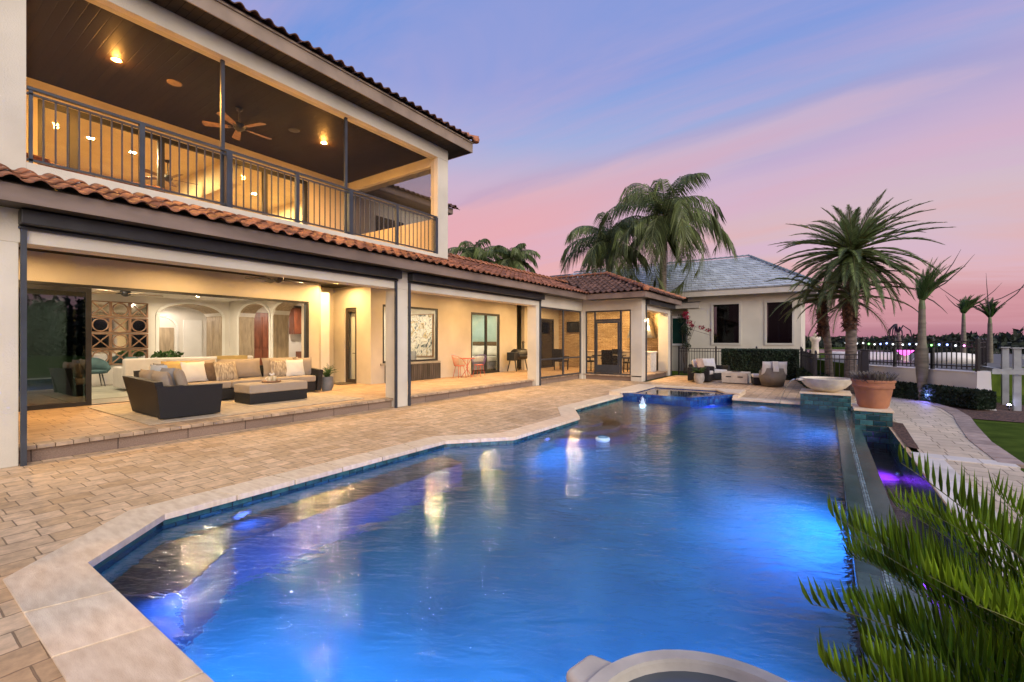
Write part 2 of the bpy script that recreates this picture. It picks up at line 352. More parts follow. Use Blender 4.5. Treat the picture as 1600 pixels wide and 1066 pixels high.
# ---- foliage helpers
def frond(mb, stem, base, az, el0, L, droop, n=26, lw=.03, ll=.4, lsag=.5, vee=.5, up=0, jitter=.15, taper0=.4, rr=.012, twist=0, sweep=.45):
    """rachis starts at base, leaves at elevation el0 and bends down by droop along L; paired leaflets"""
    p = Vector(base); e = el0; ds = L/n; pts = [p.copy()]; h = Vector((math.cos(az), math.sin(az), 0)); dirs = []
    for i in range(n):
        d = (h*math.cos(e) + Vector((0, 0, 1))*math.sin(e)).normalized(); dirs.append(d)
        p = p + d*ds; pts.append(p.copy()); e -= droop/n*(.5+1.2*i/n)
    if stem is not None: stem.tube(pts[::2] if n > 8 else pts, [rr*(1-.75*k/(len(pts[::2])-1)) for k in range(len(pts[::2]))] if n > 8 else rr, 4)
    side = Vector((-h.y, h.x, 0))
    for i in range(2, n+1):
        t = i/n; d = dirs[min(i, n-1)]; nu = side.cross(d).normalized()
        if nu.z < 0: nu = -nu
        l = ll*(taper0+(1-taper0)*math.sin(math.pi*min(1, t*.9+.08)))*(1+random.uniform(-jitter, jitter))
        if t > .85: l *= .75
        for sg in (-1, 1):
            s2 = side*sg
            a = (s2*(1-sweep*t*.6) + d*(sweep+.5*t) + nu*(vee+random.uniform(-.15, .15))).normalized()
            o = pts[i] if i < len(pts) else pts[-1]
            mid = o + a*l*.5; tip = o + a*l + Vector((0, 0, -1))*lsag*l + Vector((0, 0, 1))*up*l
            wv = d*lw*.5
            mb.add([tuple(o-wv*.5), tuple(o+wv*.5), tuple(mid+wv+Vector((0, 0, -lsag*l*.2))), tuple(tip), tuple(mid-wv+Vector((0, 0, -lsag*l*.2)))], [(0, 1, 2, 3, 4)])
def leaf_clump(mb, c, r, n, size, flat=1.0, shell=.5):
    for _ in range(n):
        while True:
            q = Vector((random.uniform(-1, 1), random.uniform(-1, 1), random.uniform(-1, 1)))
            if shell < q.length <= 1: break
        p = Vector((c[0]+q.x*r[0], c[1]+q.y*r[1], c[2]+q.z*r[2]))
        a = Vector((random.gauss(0, 1), random.gauss(0, 1), random.gauss(0, 1)*flat)).normalized(); b = a.orthogonal().normalized()
        b = (Matrix.Rotation(random.uniform(0, 6.28), 3, a) @ b)
        s_ = size*random.uniform(.6, 1.3); mb.add([tuple(p-a*s_), tuple(p+b*s_*.45), tuple(p+a*s_), tuple(p-b*s_*.45)], [(0, 1, 2, 3)])
def leaf_box(mb, a, b, n, size, m=None):
    for _ in range(n):
        f = random.random(); p = Vector([random.uniform(a[i], b[i]) for i in range(3)])
        k = random.choice((0, 0, 1, 1, 2, 2, 3)); j = random.uniform(-.03, .035)
        if k == 0: p.x = b[0]+j
        elif k == 1: p.y = a[1]+j
        elif k == 2: p.z = b[2]+j
        elif k == 3: p.x = a[0]+j
        u = Vector((random.gauss(0, 1), random.gauss(0, 1), random.gauss(0, 1))).normalized(); v = u.orthogonal().normalized()
        s_ = size*random.uniform(.6, 1.3); q = [p-u*s_, p+v*s_*.5, p+u*s_, p-v*s_*.5]
        mb.add([tuple(m @ x) if m else tuple(x) for x in q], [(0, 1, 2, 3)])
# ---- wall helpers (axis 'x': wall in plane x=c running along y; 'y': plane y=c running along x)
def wbox(mb, ax, c0, c1, u0, u1, z0, z1):
    if ax == 'x': mb.box((c0, u0, z0), (c1, u1, z1))
    else: mb.box((u0, c0, z0), (u1, c1, z1))
def wall(mb, ax, c0, c1, u0, u1, z0, z1, holes=()):
    """holes: (a,b,za,zb) sorted in u"""
    cur = u0
    for a, b, za, zb in sorted(holes):
        if a > cur: wbox(mb, ax, c0, c1, cur, a, z0, z1)
        if za > z0: wbox(mb, ax, c0, c1, a, b, z0, za)
        if zb < z1: wbox(mb, ax, c0, c1, a, b, zb, z1)
        cur = b
    if cur < u1: wbox(mb, ax, c0, c1, cur, u1, z0, z1)
def arch_wall(mb, ax, c0, c1, u0, u1, z0, z1, arches, n=14):
    """arches: (a,b,spring,top)"""
    cur = u0
    for a, b, sp_, tp in sorted(arches):
        wbox(mb, ax, c0, c1, cur, a, z0, z1)
        m = (a+b)/2; hw = (b-a)/2
        zf = lambda u: sp_ + (tp-sp_)*math.sqrt(max(0, 1-((u-m)/hw)**2))
        for k in range(n):
            p, q = a+(b-a)*k/n, a+(b-a)*(k+1)/n; vs = []
            for c in (c0, c1):
                for u, z in ((p, zf(p)), (q, zf(q)), (q, z1), (p, z1)): vs.append((c, u, z) if ax == 'x' else (u, c, z))
            mb.add(vs, [(0, 1, 2, 3), (7, 6, 5, 4), (0, 4, 5, 1), (3, 2, 6, 7)])
        cur = b
    wbox(mb, ax, c0, c1, cur, u1, z0, z1)
def frame(mb, ax, c0, c1, a, b, za, zb, t=.06, bottom=True):
    wbox(mb, ax, c0, c1, a, a+t, za, zb); wbox(mb, ax, c0, c1, b-t, b, za, zb); wbox(mb, ax, c0, c1, a+t, b-t, zb-t, zb)
    if bottom: wbox(mb, ax, c0, c1, a+t, b-t, za, za+t)
def tri_fill(name, loops, z, mat_, kind=None, parent=None):
    bm = bmesh.new(); es = []
    for lp in loops:
        vs = [bm.verts.new((x, y, z)) for x, y in lp]
        es += [bm.edges.new((vs[i], vs[(i+1) % len(vs)])) for i in range(len(vs))]
    bmesh.ops.triangle_fill(bm, use_beauty=True, edges=es); bmesh.ops.recalc_face_normals(bm, faces=bm.faces)
    for f in bm.faces:
        if f.normal.z < 0: f.normal_flip()
    me = bpy.data.meshes.new(name); bm.to_mesh(me); bm.free(); me.materials.append(mat_)
    o = bpy.data.objects.new(name, me); COL.objects.link(o); setp(o, kind=kind)
    if parent: o.parent = parent
    return o
def offset(poly, d):
    n = len(poly); out = []
    for i in range(n):
        p0, p1, p2 = Vector(poly[i-1]), Vector(poly[i]), Vector(poly[(i+1) % n])
        e1 = (p1-p0).normalized(); e2 = (p2-p1).normalized(); n1 = Vector((e1.y, -e1.x)); n2 = Vector((e2.y, -e2.x))
        b = (n1+n2); b = b/(1+n1.dot(n2)); out.append(tuple(p1+b*d))
    return out
def tiles(mb, o, eu, ev, W, L, inside=lambda u, v: True, pu=.25, pv=.36, a=.05, v_start=0):
    o = Vector(o); eu = Vector(eu).normalized(); ev = Vector(ev).normalized(); en = eu.cross(ev).normalized()
    if en.z < 0: en = -en
    prof = [(0, 0), (.08, .45), (.2, .85), (.31, 1), (.42, .85), (.54, .45), (.62, 0), (.75, -.22), (.88, -.22), (1, 0)]
    for j in range(int(L/pv)+1):
        for i in range(int(W/pu)+1):
            u0 = i*pu; v0 = j*pv
            if u0 > W or v0 > L or not inside(u0+pu/2, v0+pv/2): continue
            ju = random.uniform(-.006, .006); lift = .034+random.uniform(-.006, .008); v1 = min(v0+pv, L+.05)
            vs = []
            for (v, hh, th) in ((v0-.05, lift, 0), (v1, .0, 0), (v0-.05, lift-.02, 1)):
                for t, h in prof:
                    vs.append(tuple(o + eu*(u0+ju+t*pu) + ev*v + en*(hh + a*h)))
            n = len(prof)
            fs = [(k, k+1, n+k+1, n+k) for k in range(n-1)] + [(2*n+k, 2*n+k+1, k+1, k) for k in range(n-1)]
            mb.add(vs, fs, None, False)
def hipcaps(mb, p, q, r=.085, step=.3):
    p, q = Vector(p), Vector(q); d = (q-p); n = int(d.length/step)+1; d = d/n; t = d.normalized()
    s = t.cross(Vector((0, 0, 1))).normalized(); u = s.cross(t).normalized()
    for k in range(n):
        vs = []
        for e, rr, hh in ((-.12, 1.15, .03), (1.0, .9, 0), (-.12, 1.0, .012)):
            for g in range(7):
                a_ = math.pi*g/6; vs.append(tuple(p+d*(k+e) + s*math.cos(a_)*r*rr + u*(math.sin(a_)*r*rr+hh)))
        mb.add(vs, [(g, g+1, 7+g+1, 7+g) for g in range(6)]+[(14+g, 14+g+1, g+1, g) for g in range(6)], None, False)

# ================================================================ GROUND, DECK, POOL
POOL = [(.17, .93), (.17, 13.75), (-.54, 13.75), (-.54, 13.92), (-2.15, 13.92), (-2.15, 14.35), (-3.0, 12.78), (-4.95, 12.95), (-4.95, 9.72), (-4.27, 8.64), (-4.28, 6.24), (-5.03, 5.38), (-5.03, 1.62), (-4.37, .93)]
HOLE = [(.96, .93), (.96, 10.95), (.56, 10.95), (.56, 13.92), (-2.15, 13.92), (-2.15, 15.3), (-4.95, 15.3), (-4.95, 9.72), (-4.27, 8.64), (-4.28, 6.24), (-5.03, 5.38), (-5.03, 1.62), (-4.37, .93)]
tri_fill('lawn', [[(-900, -60), (900, -60), (900, 1500), (-900, 1500)], HOLE], -.035, GRASS, 'structure')
DECKO = [(-8.7, -6), (.95, -6), (.95, .6), (1.02, .93), (1.02, 11.6), (1.4, 11.6), (1.75, 17.3), (.9, 18.2), (-.3, 22.0), (-5.8, 22.0), (-5.8, 17.7), (-8.7, 17.7)]
tri_fill('pool_deck', [DECKO, HOLE], 0, PAVER, 'structure')
# lighter pool-side walk with its curved border
edge = [(1.98, -6), (1.98, 8.5), (2.02, 10.2), (2.20, 12.0), (2.36, 13.3), (2.38, 14.6), (2.15, 15.9), (1.72, 17.3)]
walk = MB(); path_poly = [(1.1, 8.62), (1.15, 11.6), (.62, 13.8), (.62, 15.6), (.9, 17.6)] + edge[::-1][:-1]
tri_fill('curved_path', [path_poly[::-1]], .006, PAVERL, 'structure')
tri_fill('lower_deck', [[(1.0, -4), (1.98, -4), (1.98, 8.32), (1.0, 8.32)]], .004, PAVERL, 'structure')
b_ = MB()
for (p, q) in zip(edge[1:-1], edge[2:]):
    p, q = Vector(p), Vector(q); d = q-p; nn = Vector((d.y, -d.x)).normalized()*.13; k = max(1, int(d.length/.32))
    for i in range(k):
        a, c = p+d*(i/k+.006), p+d*((i+1)/k-.006); b_.prism([tuple(a-nn), tuple(a+nn), tuple(c+nn), tuple(c-nn)][::-1], -.03, .016)
b_.build('path_border', mat('border_paver', (.40, .30, .24), .7, .15, 6, .003, 60, island=.25), kind='structure')
b_ = MB()
for i in range(3): b_.box((1.0+i*.34, 8.32, -.02), (1.33+i*.34, 8.62, .014))
for i in range(20): b_.box((.97, 8.3-(i+1)*.6, -.02), (1.3, 8.29-i*.6, .014))
b_.build('walk_coping', mat('pale_travertine', (.68, .63, .54), .5, .1, 2.2, .0015, 45, island=.1, detail=8), kind='structure')
m_ = tri_fill('mulch_bed', [[(1.0, 9.0), (1.13, 8.9), (1.22, 11.5), (1.0, 11.6)]], .012, MULCH, 'structure')
m_ = tri_fill('hedge_mulch_bed', [[(1.76, 17.2), (2.15, 15.95), (2.40, 14.5), (2.40, 13.3), (3.2, 13.2), (4.4, 14.2), (5.2, 16), (3.2, 17.5), (1.9, 18.4)]], -.02, MULCH, 'structure')
# coping: separate travertine slabs
cop = MB(); cw = .36; inner = offset(POOL, -.03); outer = offset(POOL, cw)
segs = [(7, 8), (8, 9), (9, 10), (10, 11), (11, 12), (12, 13), (13, 0), (3, 4)]
for a, b in segs:
    A, B, A2, B2 = (Vector(x) for x in (inner[a], inner[b], outer[a], outer[b]))
    if a == 3: A2 = Vector((-.54, 14.28)); A = Vector((-.54, 13.89)); B2 = Vector((-2.15, 14.28)); B = Vector((-2.15, 13.89))
    if a == 13: B = Vector((-.56, .96)); B2 = Vector((-.56, .57))
    if a == 7: A = Vector((-4.92, 12.9)); A2 = Vector((-5.31, 12.9))
    k = max(1, round((B-A).length/.62))
    for i in range(k):
        e0 = 0 if i == 0 else .002; e1 = 0 if i == k-1 else .002
        q = [A.lerp(B, i/k+e0), A2.lerp(B2, i/k+e0), A2.lerp(B2, (i+1)/k-e1), A.lerp(B, (i+1)/k-e1)]
        cop.prism([tuple(x) for x in q], -.045, .012)
cop.build('pool_coping', TRAV, kind='structure', bevel=.003)
# pool shell
D = -1.45
sh = MB(); wl = MB(); n = len(POOL); PE = offset(POOL, .004)
for i in range(n):
    p, q = POOL[i], POOL[(i+1) % n]
    sh.add([(*p, D), (*q, D), (*q, -.24), (*p, -.24)], [(0, 1, 2, 3)])
    wl.add([(*p, -.24), (*q, -.24), (*q, -.02), (*p, -.02)], [(0, 1, 2, 3)])
sh.build('pool_wall', PLASTER, kind='structure'); wl.build('waterline_tiles', TEAL, kind='structure')
tri_fill('pool_floor', [POOL], D, PLASTER, 'structure')
b_ = MB(); b_.prism([(-4.94, 9.75), (-4.2, 8.7), (-2.9, 9.9), (-2.9, 12.7), (-4.94, 12.9)], D, -.52)
b_.prism([(-5.02, 1.6), (-4.4, 1.0), (-4.0, 1.4), (-4.5, 2.0), (-4.5, 5.2), (-5.02, 5.35)], D, -.55)
for k, (r, z) in enumerate(((1.35, -.80), (1.0, -.52), (.62, -.30))):
    b_.lathe([(r, D-z), (r, 0)], 32, (-4.55, 9.0, z), smooth=False)
b_.build('sun_shelf', SHELF, kind='structure')
tri_fill('pool_water', [POOL], -.10, WATER, 'structure')
# infinity edge, catch basin
iw = MB(); iw.box((.17, .93, -1.4), (.555, 13.75, -.092)); iw.build('infinity_edge_wall', TEALTOP, kind='structure')
ms = MB(); ms.box((.335, .95, -.1), (.385, 13.7, -.088)); ms.build('mosaic_strip', MOSAIC, kind='structure')
bs = MB(); bs.add([(.96, .9, -1.3), (.96, 10.95, -1.3), (.96, 10.95, 0), (.96, .9, 0)], [(3, 2, 1, 0)]); tri_fill('basin_floor', [[(.556, .9), (.958, .9), (.958, 10.95), (.556, 10.95)]], -.95, SHELF, 'structure')
bs.box((.556, .85, -1.3), (.959, 2.45, .03)); bs.box((.56, 11.0, -1.3), (.96, 11.1, -.02))
bs.build('catch_basin', TEAL, kind='structure')
b_ = MB(); b_.add([(.556, .93, -.42), (.959, .93, -.42), (.959, 10.95, -.42), (.556, 10.95, -.42)], [(0, 1, 2, 3)]); b_.build('basin_water', waterm('basin_water', 6, 20, .012, .004), kind='structure')
# underwater lights: round niche lamps that are lit in the photo
def pool_light(x, y, z, dx, dy, col, e, lab, grp='underwater pool lights', sz=.10):
    t = thing('pool_light', lab, 'pool light', (x, y, z), math.atan2(dy, dx), grp)
    m = T(0, 0, 0) @ Matrix.Rotation(R(90), 4, 'Y')
    r_ = MB(); r_.lathe([(.10, 0), (.10, .02), (.085, .025)], 20, m=m); r_.build('ring', STEEL, t)
    l_ = MB(); l_.lathe([(.075, .027), (.03, .034)], 16, m=m); l_.build('lens', emis('pool_lens', (.3, .5, 1), .3), t)
    tilt = 62 if dy < -.3 else 50 if (dx > .3 and x < -4) else 50
    lamp('pool_lamp', 'SPOT', (.12, 0, 0), e*.76, col, t, .02, rot=Vector((math.cos(R(tilt)), 0, -math.sin(R(tilt)))).to_track_quat('-Z', 'Y').to_euler(), cone=R(150), blend=.7)
BL = (.02, .13, 1.0)
for x, y, z, dx, dy, e, lab in ((-3.5, .95, -.45, 0, 1, 420, 'near pool light left of the others below the near coping'), (-1.9, .95, -.6, 0, 1, 1100, 'near pool light below the middle of the near coping'),
        (.15, 2.6, -.5, -1, 0, 800, 'pool light in the infinity wall beside the cycad'), (.15, 6.2, -.55, -1, 0, 750, 'pool light halfway along the infinity wall'), (.15, 11.6, -.5, -1, 0, 280, 'pool light in the infinity wall near the far water bowl'),
        (-1.4, 13.9, -.5, 0, -1, 190, 'pool light under the far coping right of the spa'), (-2.6, 13.45, -.5, .88, -.47, 160, 'pool light under the right slanted side of the spa'),
        (-4.26, 7.3, -.6, 1, 0, 260, 'pool light in the jutting part of the left pool wall'), (-5.0, 2.3, -.4, 1, 0, 10, 'pool light in the left wall near the front corner')):
    pool_light(x, y, z, dx, dy, BL, e, lab)
for y in (3.2, 5.6, 9.3): pool_light(.945, y, -.68, -1, 0, (.20, .02, 1.0), 70, 'violet light in the catch basin wall, %s' % {3.2: 'nearest the cycad', 5.6: 'in its middle', 9.3: 'close to the pot pedestal'}[y], 'violet catch basin lights', .05)
# far lake
b_ = MB(); b_.add([(-30, 75, -.02), (300, 75, -.02), (300, 110, -.02), (-30, 110, -.02)], [(0, 1, 2, 3)]); b_.build('lake', mat('lake', (.03, .035, .05), .15, .1, 2, .02, 3), kind='structure')

# ---- spa
spa = thing('spa', 'raised spa with tiled front coloured with blue pool glow and pale stone rim at the pool end', 'hot tub', (-3.6, 14.0, 0))
SP = [(-4.95, 12.93), (-3.0, 12.76), (-2.15, 14.33), (-2.15, 15.3), (-4.95, 15.3)]
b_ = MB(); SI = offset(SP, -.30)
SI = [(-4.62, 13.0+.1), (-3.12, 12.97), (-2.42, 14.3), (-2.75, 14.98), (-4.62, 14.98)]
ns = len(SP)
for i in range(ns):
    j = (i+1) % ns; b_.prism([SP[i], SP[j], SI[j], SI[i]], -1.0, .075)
b_.build('wall', GLOWTILE, spa, world=True)
b_ = MB()
b_.prism([(-5.3, 12.75), (-4.92, 12.75), (-4.62, 13.1), (-4.62, 14.98), (-4.62, 15.36), (-5.3, 15.36)], .079, .125)
b_.prism([(-4.615, 14.98), (-2.76, 14.98), (-2.76, 15.36), (-4.615, 15.36)], .079, .125)
b_.prism([(-2.75, 14.98), (-2.42, 14.32), (-2.0, 14.2), (-2.0, 15.36), (-2.75, 15.36)], .079, .125)
b_.build('coping', TRAV, spa, world=True, bevel=.006)
b_ = MB(); b_.prism([(-5.3, 12.75), (-4.96, 12.75), (-4.96, 15.36), (-5.3, 15.36)], 0, .077); b_.prism([(-4.95, 15.305), (-2.0, 15.305), (-2.0, 15.36), (-4.95, 15.36)], 0, .077); b_.prism([(-2.14, 13.94), (-2.0, 13.94), (-2.0, 15.3), (-2.14, 15.3)], 0, .077); b_.build('outer_wall', TRAV, spa, world=True)
b_ = MB(); b_.add([(x, y, .062) for x, y in offset(SI, .01)], [tuple(range(ns))]); b_.build('water', WATERS, spa, world=True)
b_ = MB(); b_.add([(x, y, -.8) for x, y in offset(SI, .01)], [tuple(range(ns))]); b_.build('floor', mat('spa_floor', (.04, .09, .12), .7), spa, world=True)
# ---- pedestals
def pedestal(x0, x1, y0, y1, zb, zt, lab):
    t = thing('pedestal', lab, 'pedestal', ((x0+x1)/2, (y0+y1)/2, zb), 0, 'teal tiled pedestals beside the pool')
    b_ = MB(); b_.box((x0, y0, zb), (x1, y1, zt-.042)); b_.build('body', TEAL, t, world=True)
    b_ = MB(); b_.box((x0-.02, y0-.02, zt-.04), (x1+.02, y1+.02, zt)); b_.build('cap', TRAV, t, world=True, bevel=.008)
pedestal(-.54, .50, 13.752, 14.8, -.9, .30, 'teal tiled pedestal under the far water bowl')
pedestal(.46, 1.02, 10.96, 11.95, -.95, .30, 'teal tiled pedestal under the terracotta pot')
pedestal(-.60, .16, .70, 1.75, -1.0, .07, 'teal tiled pedestal under the near water bowl at the bottom of the photo')
def bowl(x, y, z, r, h, rz, lab):
    t = thing('water_bowl', lab, 'water bowl', (x, y, z), rz, 'cast stone water bowls')
    b_ = MB(); b_.lathe([(r*.30, 0), (r*.45, h*.08), (r*.72, h*.34), (r*.90, h*.68), (r*.985, h), (r, h+.01)], 48, smooth=True, caps=False); b_.lathe([(r, h+.01), (r*.99, h+.018), (r*.88, h+.018), (r*.87, h+.008)], 48, smooth=False, caps=False); b_.lathe([(r*.87, h+.008), (r*.84, h*.86), (r*.70, h*.72), (0.01, h*.70)], 48, caps=False); b_.build('basin', CONC, t)
    b_ = MB(); b_.prism([(-r-.10, -.075), (-r*.86, -.12), (-r*.86, .12), (-r-.10, .075)], h-.055, h+.004); b_.build('spout', CONC, t, bevel=.026, bseg=4)
    b_ = MB(); b_.lathe([(r*.868, h*.94), (.01, h*.94)], 40, caps=False); b_.build('water', mat('bowl_water', (.13, .14, .135), .12, .1, 3, .002, 12), t)
    return t
bt_ = bowl(0, 14.22, .30, .58, .33, R(25), 'large cream water bowl on the far teal pedestal')
bowl(-.23, 1.41, .072, .455, .33, R(-14), 'grey lined water bowl cut off by the bottom edge of the photo')
b_ = MB(); pts = []
for k in range(9):
    t_ = k/8; pts.append((-.66-.36*t_, 13.98-.10*t_-.03*t_, .60-.70*t_*t_))
b_.tube(pts, [.022, .02, .018, .016, .015, .014, .013, .013, .013], 6); o = b_.build('water_stream', waterm('stream', 9, 30, .01, .004), cat='water jet'); o['label'] = 'thin stream of water falling from the far bowl into the pool'
# bubbler
b_ = MB(); b_.lathe([(.10, 0), (.065, .03), (.05, .08), (.04, .13), (.025, .18), (.006, .21)], 14, (-4.0, 11.9, -.10), caps=False)
for _ in range(60):
    a = random.uniform(0, 6.28); r_ = random.uniform(0, .09); b_.lathe([(.001, -.010), (.010, 0), (.001, .010)], 6, (-4.0+r_*math.cos(a), 11.9+r_*math.sin(a), -.08+random.uniform(.02, .24)*(1-r_*6.5)), caps=False)
o = b_.build('bubbler', mat('foam', (.75, .85, .95), .3, .1, 20, .01, 30, sub=.4), cat='fountain'); o['label'] = 'small white bubbling water jet in front of the spa'
lamp('bubbler_lamp', 'POINT', (-4.0, 11.9, -.35), 6, (.5, .8, 1), None, .05)
# chlorine float
t = thing('pool_float', 'pale blue ring shaped dispenser floating on the pool', 'float', (-3.13, 7.26, -.10))
b_ = MB(); b_.lathe([(.05, .06), (.115, .055), (.125, .03), (.11, 0), (.09, -.04)], 24); b_.build('ring', mat('float_white', (.55, .78, .85), .4), t)
b_ = MB(); b_.lathe([(.062, .063), (.075, .075), (.088, .063)], 24, caps=False); b_.build('rim', mat('float_blue', (.03, .25, .45), .4), t)
# terracotta pot
t = thing('terracotta_pot', 'wide terracotta pot with dry grey plant on the right teal pedestal', 'plant pot', (.76, 11.38, .30))
b_ = MB(); b_.lathe([(.22, 0), (.25, .05), (.308, .385)], 40, caps=False)
for pr_ in ([(.308, .385), (.33, .388)], [(.33, .388), (.338, .43)], [(.338, .43), (.328, .436)], [(.328, .436), (.336, .50)], [(.336, .50), (.352, .505)], [(.352, .505), (.355, .538)], [(.355, .538), (.345, .546), (.318, .546), (.31, .538)], [(.31, .538), (.30, .45), (.01, .44)]): b_.lathe(pr_, 40, caps=False)
b_.build('pot', TERRA, t)
b_ = MB()
for k in range(900):
    a = random.uniform(0, 6.28); r_ = random.uniform(0, .29); x, y = r_*math.cos(a), r_*math.sin(a); h_ = random.uniform(.08, .24); l_ = random.uniform(.05, .18)
    d_ = Vector((math.cos(a)*l_+random.uniform(-.06, .06), math.sin(a)*l_+random.uniform(-.06, .06), h_)); s_ = Vector((-math.sin(a), math.cos(a), 0))*.008
    p = Vector((x, y, .46)); b_.add([tuple(p-s_), tuple(p+s_), tuple(p+d_+s_*.6), tuple(p+d_-s_*.6)], [(0, 1, 2, 3)])
b_.build('plant', LEAFG, t)

# ================================================================ HOUSE
H0 = Vector((-11, 6, 0))
house = thing('house', 'two storey cream stucco house with clay tile roofs and open loggias along the pool', 'house', H0)
def hb(b_, name, m, **k): return b_.build(name, m, house, world=True, **k)
F1 = .22; F2 = 3.97
# patio floor + step
b_ = MB(); b_.box((-8.66, -6, -.02), (-13.87, 21.9, F1-.05)); b_.box((-6.02, 17.66, -.02), (-8.655, 21.9, F1-.05)); b_.build('patio_base', RISER, kind='structure')
b_ = MB(); b_.box((-8.86, -6, F1-.045), (-13.87, 21.9, F1)); b_.box((-6.22, 17.86, F1-.045), (-8.855, 21.9, F1)); b_.build('patio_floor', PAVERI, kind='structure')
b_ = MB()
y = -3.0
while y < 17.6:
    L_ = .155+random.uniform(-.02, .03); b_.box((-8.855, y, F1-.05), (-8.60+random.uniform(-.006, .006), y+L_-.008, F1+.004+random.uniform(-.002, .002))); y += L_
x = -8.6
while x < -6.1:
    L_ = .16; b_.box((x, 17.60, F1-.05), (x+L_-.008, 17.855, F1+.004)); x += L_
y = 17.6
while y < 21.8:
    b_.box((-6.215, y, F1-.05), (-5.97, y+.152, F1+.004)); y += .16
b_.build('step_edge', NOSING, kind='structure', bevel=.005)
# columns (front ones), each its own part
def column(x0, x1, y0, y1, z0, z1, label=None):
    b_ = MB(); b_.box((x0, y0, z0), (x1, y1, z1)); hb(b_, 'column', STUCCO, bevel=.012, label=label)
column(-8.5, -8.89, 7.42, 7.79, 0, 2.86); column(-8.5, -8.88, 13.85, 14.17, 0, 2.86); column(-5.94, -6.40, 17.6, 18.0, 0, 2.86, 'white corner column of the screened pavilion'); column(-5.94, -6.4, 21.2, 21.7, 0, 2.86)
b_ = MB(); b_.box((-8.5, -6, 0), (-8.9, 1.21, 2.86)); hb(b_, 'front_wall', STUCCO, bevel=.01)
b_ = MB(); b_.box((-8.5, 17.0, 0), (-8.62, 17.6, 2.86)); b_.box((-8.5, 14.17, F1-.21), (-8.62, 14.3, 2.86)); b_.box((-8.5, 17.45, F1), (-8.62, 17.597, 2.86)); b_.v = []; b_.f = []; b_.sm = []
b_.box((-8.5, 17.52, .0), (-8.62, 17.6, 2.86)); b_.box((-8.38, 17.6, 0), (-8.497, 17.72, 2.86)); hb(b_, 'corner_post', STUCCO)
# beams
b_ = MB(); b_.box((-8.5, -6, 2.86), (-8.88, 17.6, 3.5)); hb(b_, 'loggia_beam', STUCCO, bevel=.008)
b_ = MB(); b_.box((-5.94, 17.6, 2.86), (-8.498, 17.98, 3.5)); b_.box((-5.94, 17.982, 2.86), (-6.32, 21.7, 3.5)); hb(b_, 'pavilion_beam', STUCCO, bevel=.008)
# roller shade boxes and their side tracks
for y0, y1 in ((1.2, 7.44), (7.77, 14.12)):
    b_ = MB(); b_.box((-8.497, y0, 3.08), (-8.30, y1, 3.27)); b_.box((-8.497, y0, 3.03), (-8.44, y1, 3.077)); o = hb(b_, 'shade_box', BRONZE, bevel=.015)
    b_ = MB(); b_.box((-8.498, y0+.02, 0.0), (-8.45, y0+.075, 3.03)); b_.build('track', RAILM, o)
    b_ = MB(); b_.box((-8.498, y1-.075, 0.0), (-8.45, y1-.02, 3.03)); b_.build('track', RAILM, o)
b_ = MB(); b_.box((-5.937, 18.0, 3.06), (-5.75, 21.72, 3.26)); o = hb(b_, 'shade_box', BRONZE, bevel=.015)
for y0 in (18.0, 21.55):
    b_ = MB(); b_.box((-5.938, y0, 0.0), (-5.89, y0+.06, 3.05)); b_.build('track', RAILM, o)
# lower roof: soffit, fascia, tiles
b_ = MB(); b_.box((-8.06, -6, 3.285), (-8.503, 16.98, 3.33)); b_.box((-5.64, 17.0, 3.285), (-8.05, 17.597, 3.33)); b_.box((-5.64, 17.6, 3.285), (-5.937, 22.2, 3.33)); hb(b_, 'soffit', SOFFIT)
b_ = MB(); b_.box((-8.03, -6, 3.28), (-8.057, 17.0, 3.50)); hb(b_, 'fascia', FASC)
b_ = MB(); b_.box((-5.60, 16.97, 3.28), (-8.03, 16.997, 3.50)); b_.box((-5.60, 17.0, 3.28), (-5.63, 22.2, 3.50)); hb(b_, 'fascia', FASC)
sl = .385
b_ = MB(); b_.add([(-8.0, -6, 3.50), (-8.0, 17.0, 3.50), (-9.0, 17.0, 3.50+sl), (-9.0, -6, 3.50+sl)], [(0, 1, 2, 3)])
b_.add([(-9.0, 9.8, 3.50+sl), (-9.0, 18.5, 3.50+sl), (-9.75, 18.5, 3.5+1.75*sl), (-9.75, 9.8, 3.5+1.75*sl)], [(0, 1, 2, 3)]); b_.add([(-9.75, 9.8, 4.2), (-9.75, 18.5, 4.2), (-14, 18.5, 4.0), (-14, 9.8, 4.0)], [(0, 1, 2, 3)])
hb(b_, 'roof_deck', SOFFIT)
ev = Vector((-1, 0, sl)).normalized(); ul = math.hypot(1, sl)
b_ = MB(); tiles(b_, (-7.97, -6, 3.52), (0, 1, 0), ev, 23.0, 1.75*ul, lambda u, v: (v < 1.0*ul or u > 15.8)); hb(b_, 'roof_tiles', TILE)
b_ = MB(); hipcaps(b_, (-9.72, 9.8, 4.24), (-9.72, 18.5, 4.24)); hb(b_, 'ridge_tiles', CAPT)
